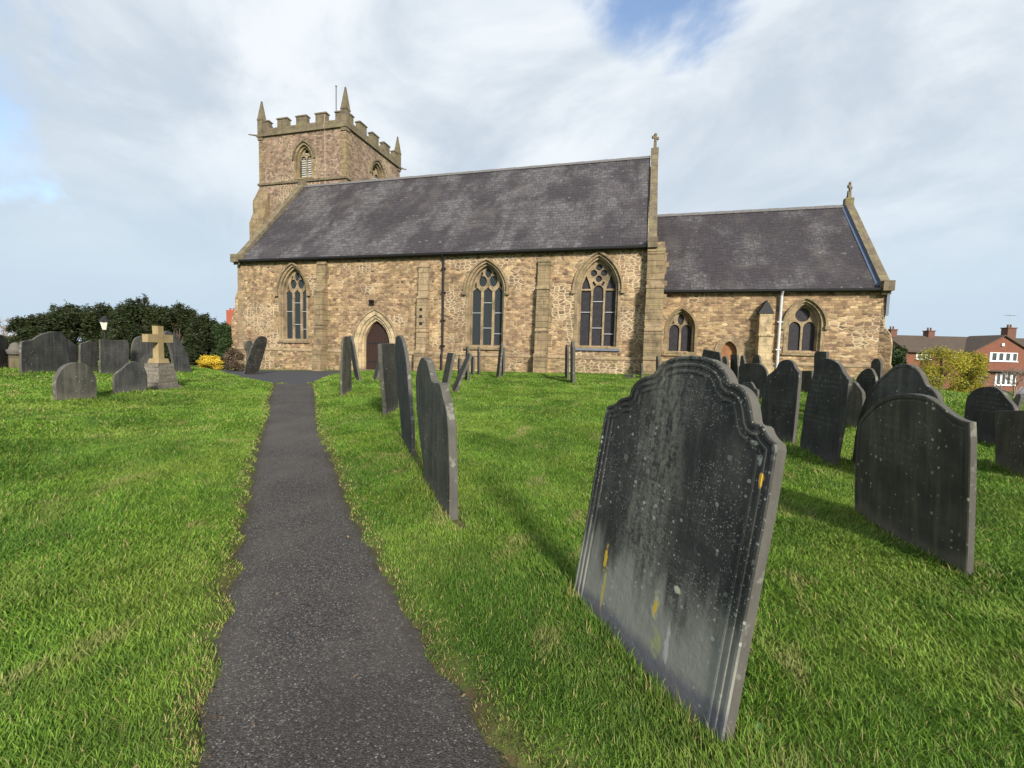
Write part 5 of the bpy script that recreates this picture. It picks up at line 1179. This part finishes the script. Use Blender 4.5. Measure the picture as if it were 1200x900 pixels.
# ------------------------------------------------------------------ grass
def blades(n_per, r0, r1, hmin, hmax, wmul, seed, two=True):
    r = np.random.default_rng(seed); half = rad(60)
    area = half*(r1*r1-r0*r0); n = int(area*n_per)
    R_ = np.sqrt(r.random(n)*(r1*r1-r0*r0)+r0*r0); th = (r.random(n)*2-1)*half-YAW
    X = R_*np.sin(th); Y = R_*np.cos(th)
    keep = (Y < D-.15) | (X > CXE+.5) | (X < XW-.8)
    keep &= (Y < DC-.2) | (X < XE) | (X > CXE+.5)
    sdv = path_sd(X, Y)+edge_noise(X, Y)*.6
    keep &= sdv > .0-.07*r.random(n)
    # thinner where the turf is worn along the kerb of the path
    keep &= r.random(n) < .62+.38*sm(.0, .22, sdv)
    for (A, e, w_, nn) in STONES:            # nothing grows inside a stone
        d2 = (X-A[0])*e[0]+(Y-A[1])*e[1]; nl = nn/np.linalg.norm(nn); dn = (X-A[0])*nl[0]+(Y-A[1])*nl[1]
        keep &= ~((abs(d2) < w_/2) & (dn < .0) & (dn > -.085))
    X, Y, R_, sdv = X[keep], Y[keep], R_[keep], sdv[keep]; n = len(X)
    Z = turf(X, Y)-.003
    near = np.zeros(n)
    for (A, e, w_, nn) in STONES:
        d2 = np.maximum(abs((X-A[0])*e[0]+(Y-A[1])*e[1])-w_/2, 0); nl = nn/np.linalg.norm(nn); dn = np.maximum(abs((X-A[0])*nl[0]+(Y-A[1])*nl[1]+.04)-.04, 0)
        near = np.maximum(near, 1-sm(.02, .16, np.hypot(d2, dn)))
    cl = .5+.5*np.sin(X*7.3+2*np.sin(Y*5.1))*np.sin(Y*6.7+2*np.sin(X*4.3+1)); cl2 = .5+.5*np.sin(X*1.7+Y*.6+1.3*np.sin(Y*1.1))*np.sin(Y*2.3-X*.5)
    hgt = .72*np.maximum(.022, (hmin+(hmax-hmin)*r.random(n)**1.5)*(.80+.3*cl)*(.88+.22*cl2)*(1+1.5*near*r.random(n)**1.5))*(.62+.38*sm(0, .25, sdv))
    # wind-laid swirls: blades of one tuft lean the same way
    ang = 2.2*np.sin(X*1.3+Y*.7)+1.6*np.sin(Y*1.9-X*.8+1)+1.7*r.normal(size=n)+1.0*np.sin(X*5+Y*4)
    ln = (.35+.85*r.random(n))*(1.15-.5*near); dx, dy = np.cos(ang)*ln*hgt, np.sin(ang)*ln*hgt
    wd = np.maximum(.0020, R_*.00090)*wmul*(.7+.6*r.random(n)); pa = ang+math.pi/2+r.normal(size=n)*.5; wx, wy = np.cos(pa)*wd, np.sin(pa)*wd
    tint = np.clip(r.random(n)*.72+.12*cl2+.08*r.normal(size=n), 0, 1)
    dead = r.random(n) < (.04+.30*(1-sm(0, .12, sdv))+.22*near*(r.random(n)))
    tint = np.where(dead, 1.0, np.minimum(tint, .9))
    b = np.c_[X, Y, Z]; wv = np.c_[wx, wy, np.zeros(n)]; tip = np.c_[dx, dy, hgt]
    if two:
        mid = np.c_[dx*.35, dy*.35, hgt*.62]
        V = np.stack([b-wv, b+wv, b+mid+wv*.75, b+mid-wv*.75, b+tip], 1).reshape(-1, 3)
        base = np.arange(n)[:, None]*5; faces = np.concatenate([base+[0, 1, 2, 3], base+[3, 2, 4]], 1).ravel(); sizes = np.tile([4, 3], n); tv = np.repeat(tint, 5)
    else:
        V = np.stack([b-wv, b+wv, b+tip], 1).reshape(-1, 3); faces = np.arange(n*3); sizes = np.full(n, 3); tv = np.repeat(tint, 3)
    return V, faces, sizes, tv
parts = [blades(21000, .7, 2.6, .022, .060, 1.0, 1), blades(13500, 2.6, 4.5, .025, .062, 1.0, 2), blades(7000, 4.5, 8, .03, .066, 1.05, 3, False), blades(2800, 8, 14, .03, .070, 1.2, 4, False), blades(800, 14, 26, .035, .075, 1.4, 5, False)]
off = 0; VV, FF, SS, TT = [], [], [], []
for V, f_, s_, t_ in parts: VV.append(V); FF.append(f_+off); SS.append(s_); TT.append(t_); off += len(V)
g = npmesh('grass', np.concatenate(VV), np.concatenate(FF), np.concatenate(SS), [M_GRASS], 'stuff', {'tint': np.concatenate(TT)})
tag(g, 'short bright green grass over the churchyard lawn', 'grass'); print('grass faces', len(g.data.polygons))

# bare soil at the feet of the stones
Xf, Yf = XX.ravel(), YY.ravel(); nr = np.zeros(Xf.size)
for (A, e, w_, nn) in STONES:
    sel = np.hypot(Xf-A[0], Yf-A[1]) < 2.5
    if not sel.any(): continue
    x_, y_ = Xf[sel], Yf[sel]; d2 = np.maximum(abs((x_-A[0])*e[0]+(y_-A[1])*e[1])-w_/2, 0); nl = nn/np.linalg.norm(nn); dn = np.maximum(abs((x_-A[0])*nl[0]+(y_-A[1])*nl[1]+.03)-.03, 0)
    nr[sel] = np.maximum(nr[sel], 1-sm(.05, .22, np.hypot(d2, dn)))
lawn.data.attributes['wear'].data.foreach_set('value', np.maximum(wear.ravel(), nr*.9).astype(np.float32))
# dead leaves and moss crumbs along the path edges
r = np.random.default_rng(77); n = 5200; R_ = .8+r.random(n)**1.3*11; th_ = (r.random(n)*2-1)*rad(60)-YAW; X = R_*np.sin(th_); Y = R_*np.cos(th_)
sdv = path_sd(X, Y); kp = (r.random(n) < np.exp(-np.abs(sdv-.0)/.07)) | (r.random(n) < .07); X, Y, sdv = X[kp], Y[kp], sdv[kp]; n = len(X)
Z = np.where(sdv < 0, ground(X, Y)+.012, turf(X, Y)+.018); sz = .004+.010*r.random(n)**2; a = r.random(n)*6.283; tl = r.normal(size=n)*.4
ex = np.c_[np.cos(a), np.sin(a), tl]*sz[:, None]; ey = np.c_[-np.sin(a), np.cos(a), r.normal(size=n)*.4]*sz[:, None]*.55; c = np.c_[X, Y, Z]
V = np.stack([c-ex, c-ey, c+ex, c+ey], 1).reshape(-1, 3)
lt = npmesh('leaf_litter', V, np.arange(n*4), np.full(n, 4), [leafy('dead_leaves', (.10, .055, .03), (.30, .20, .11), .1)], 'stuff', {'tint': np.repeat(r.random(n), 4)})
tag(lt, 'scattered dead leaves and crumbs along the path edges', 'leaf litter')
def weed(px, py, s_, seed, label):
    B = G(px, py); r = random.Random(seed); mb = MB()
    for i in range(15):
        a = r.uniform(0, 6.283); L_ = s_*r.uniform(.6, 1.1); w_ = L_*.22; up = r.uniform(.25, .9)
        d = Vector((math.cos(a), math.sin(a), 0)); p = Vector((-d.y, d.x, 0)); c = Vector(B)+Vector((r.uniform(-1, 1), r.uniform(-1, 1), 0))*s_*.25
        q = [c, c+d*L_*.35+Vector((0, 0, L_*up*.5)), c+d*L_*.75+Vector((0, 0, L_*up*.7)), c+d*L_+Vector((0, 0, L_*up*.55))]
        mb.add([q[0], q[1]-p*w_, q[1]+p*w_, q[2]-p*w_*.9, q[2]+p*w_*.9, q[3]], [(0, 2, 1), (1, 2, 4, 3), (3, 4, 5)])
    o = mb.build('weed', plain('weed_leaf', (.06, .14, .045), .55, .4, 30), origin=tuple(B), smooth=True); tag(o, label, 'weed')
weed(738, 842, .055, 1, 'small leafy weed in the grass at the foot of the lichened foreground stone')
weed(884, 868, .060, 2, 'low broad-leaved weed right of the lichened foreground stone, at its back edge')
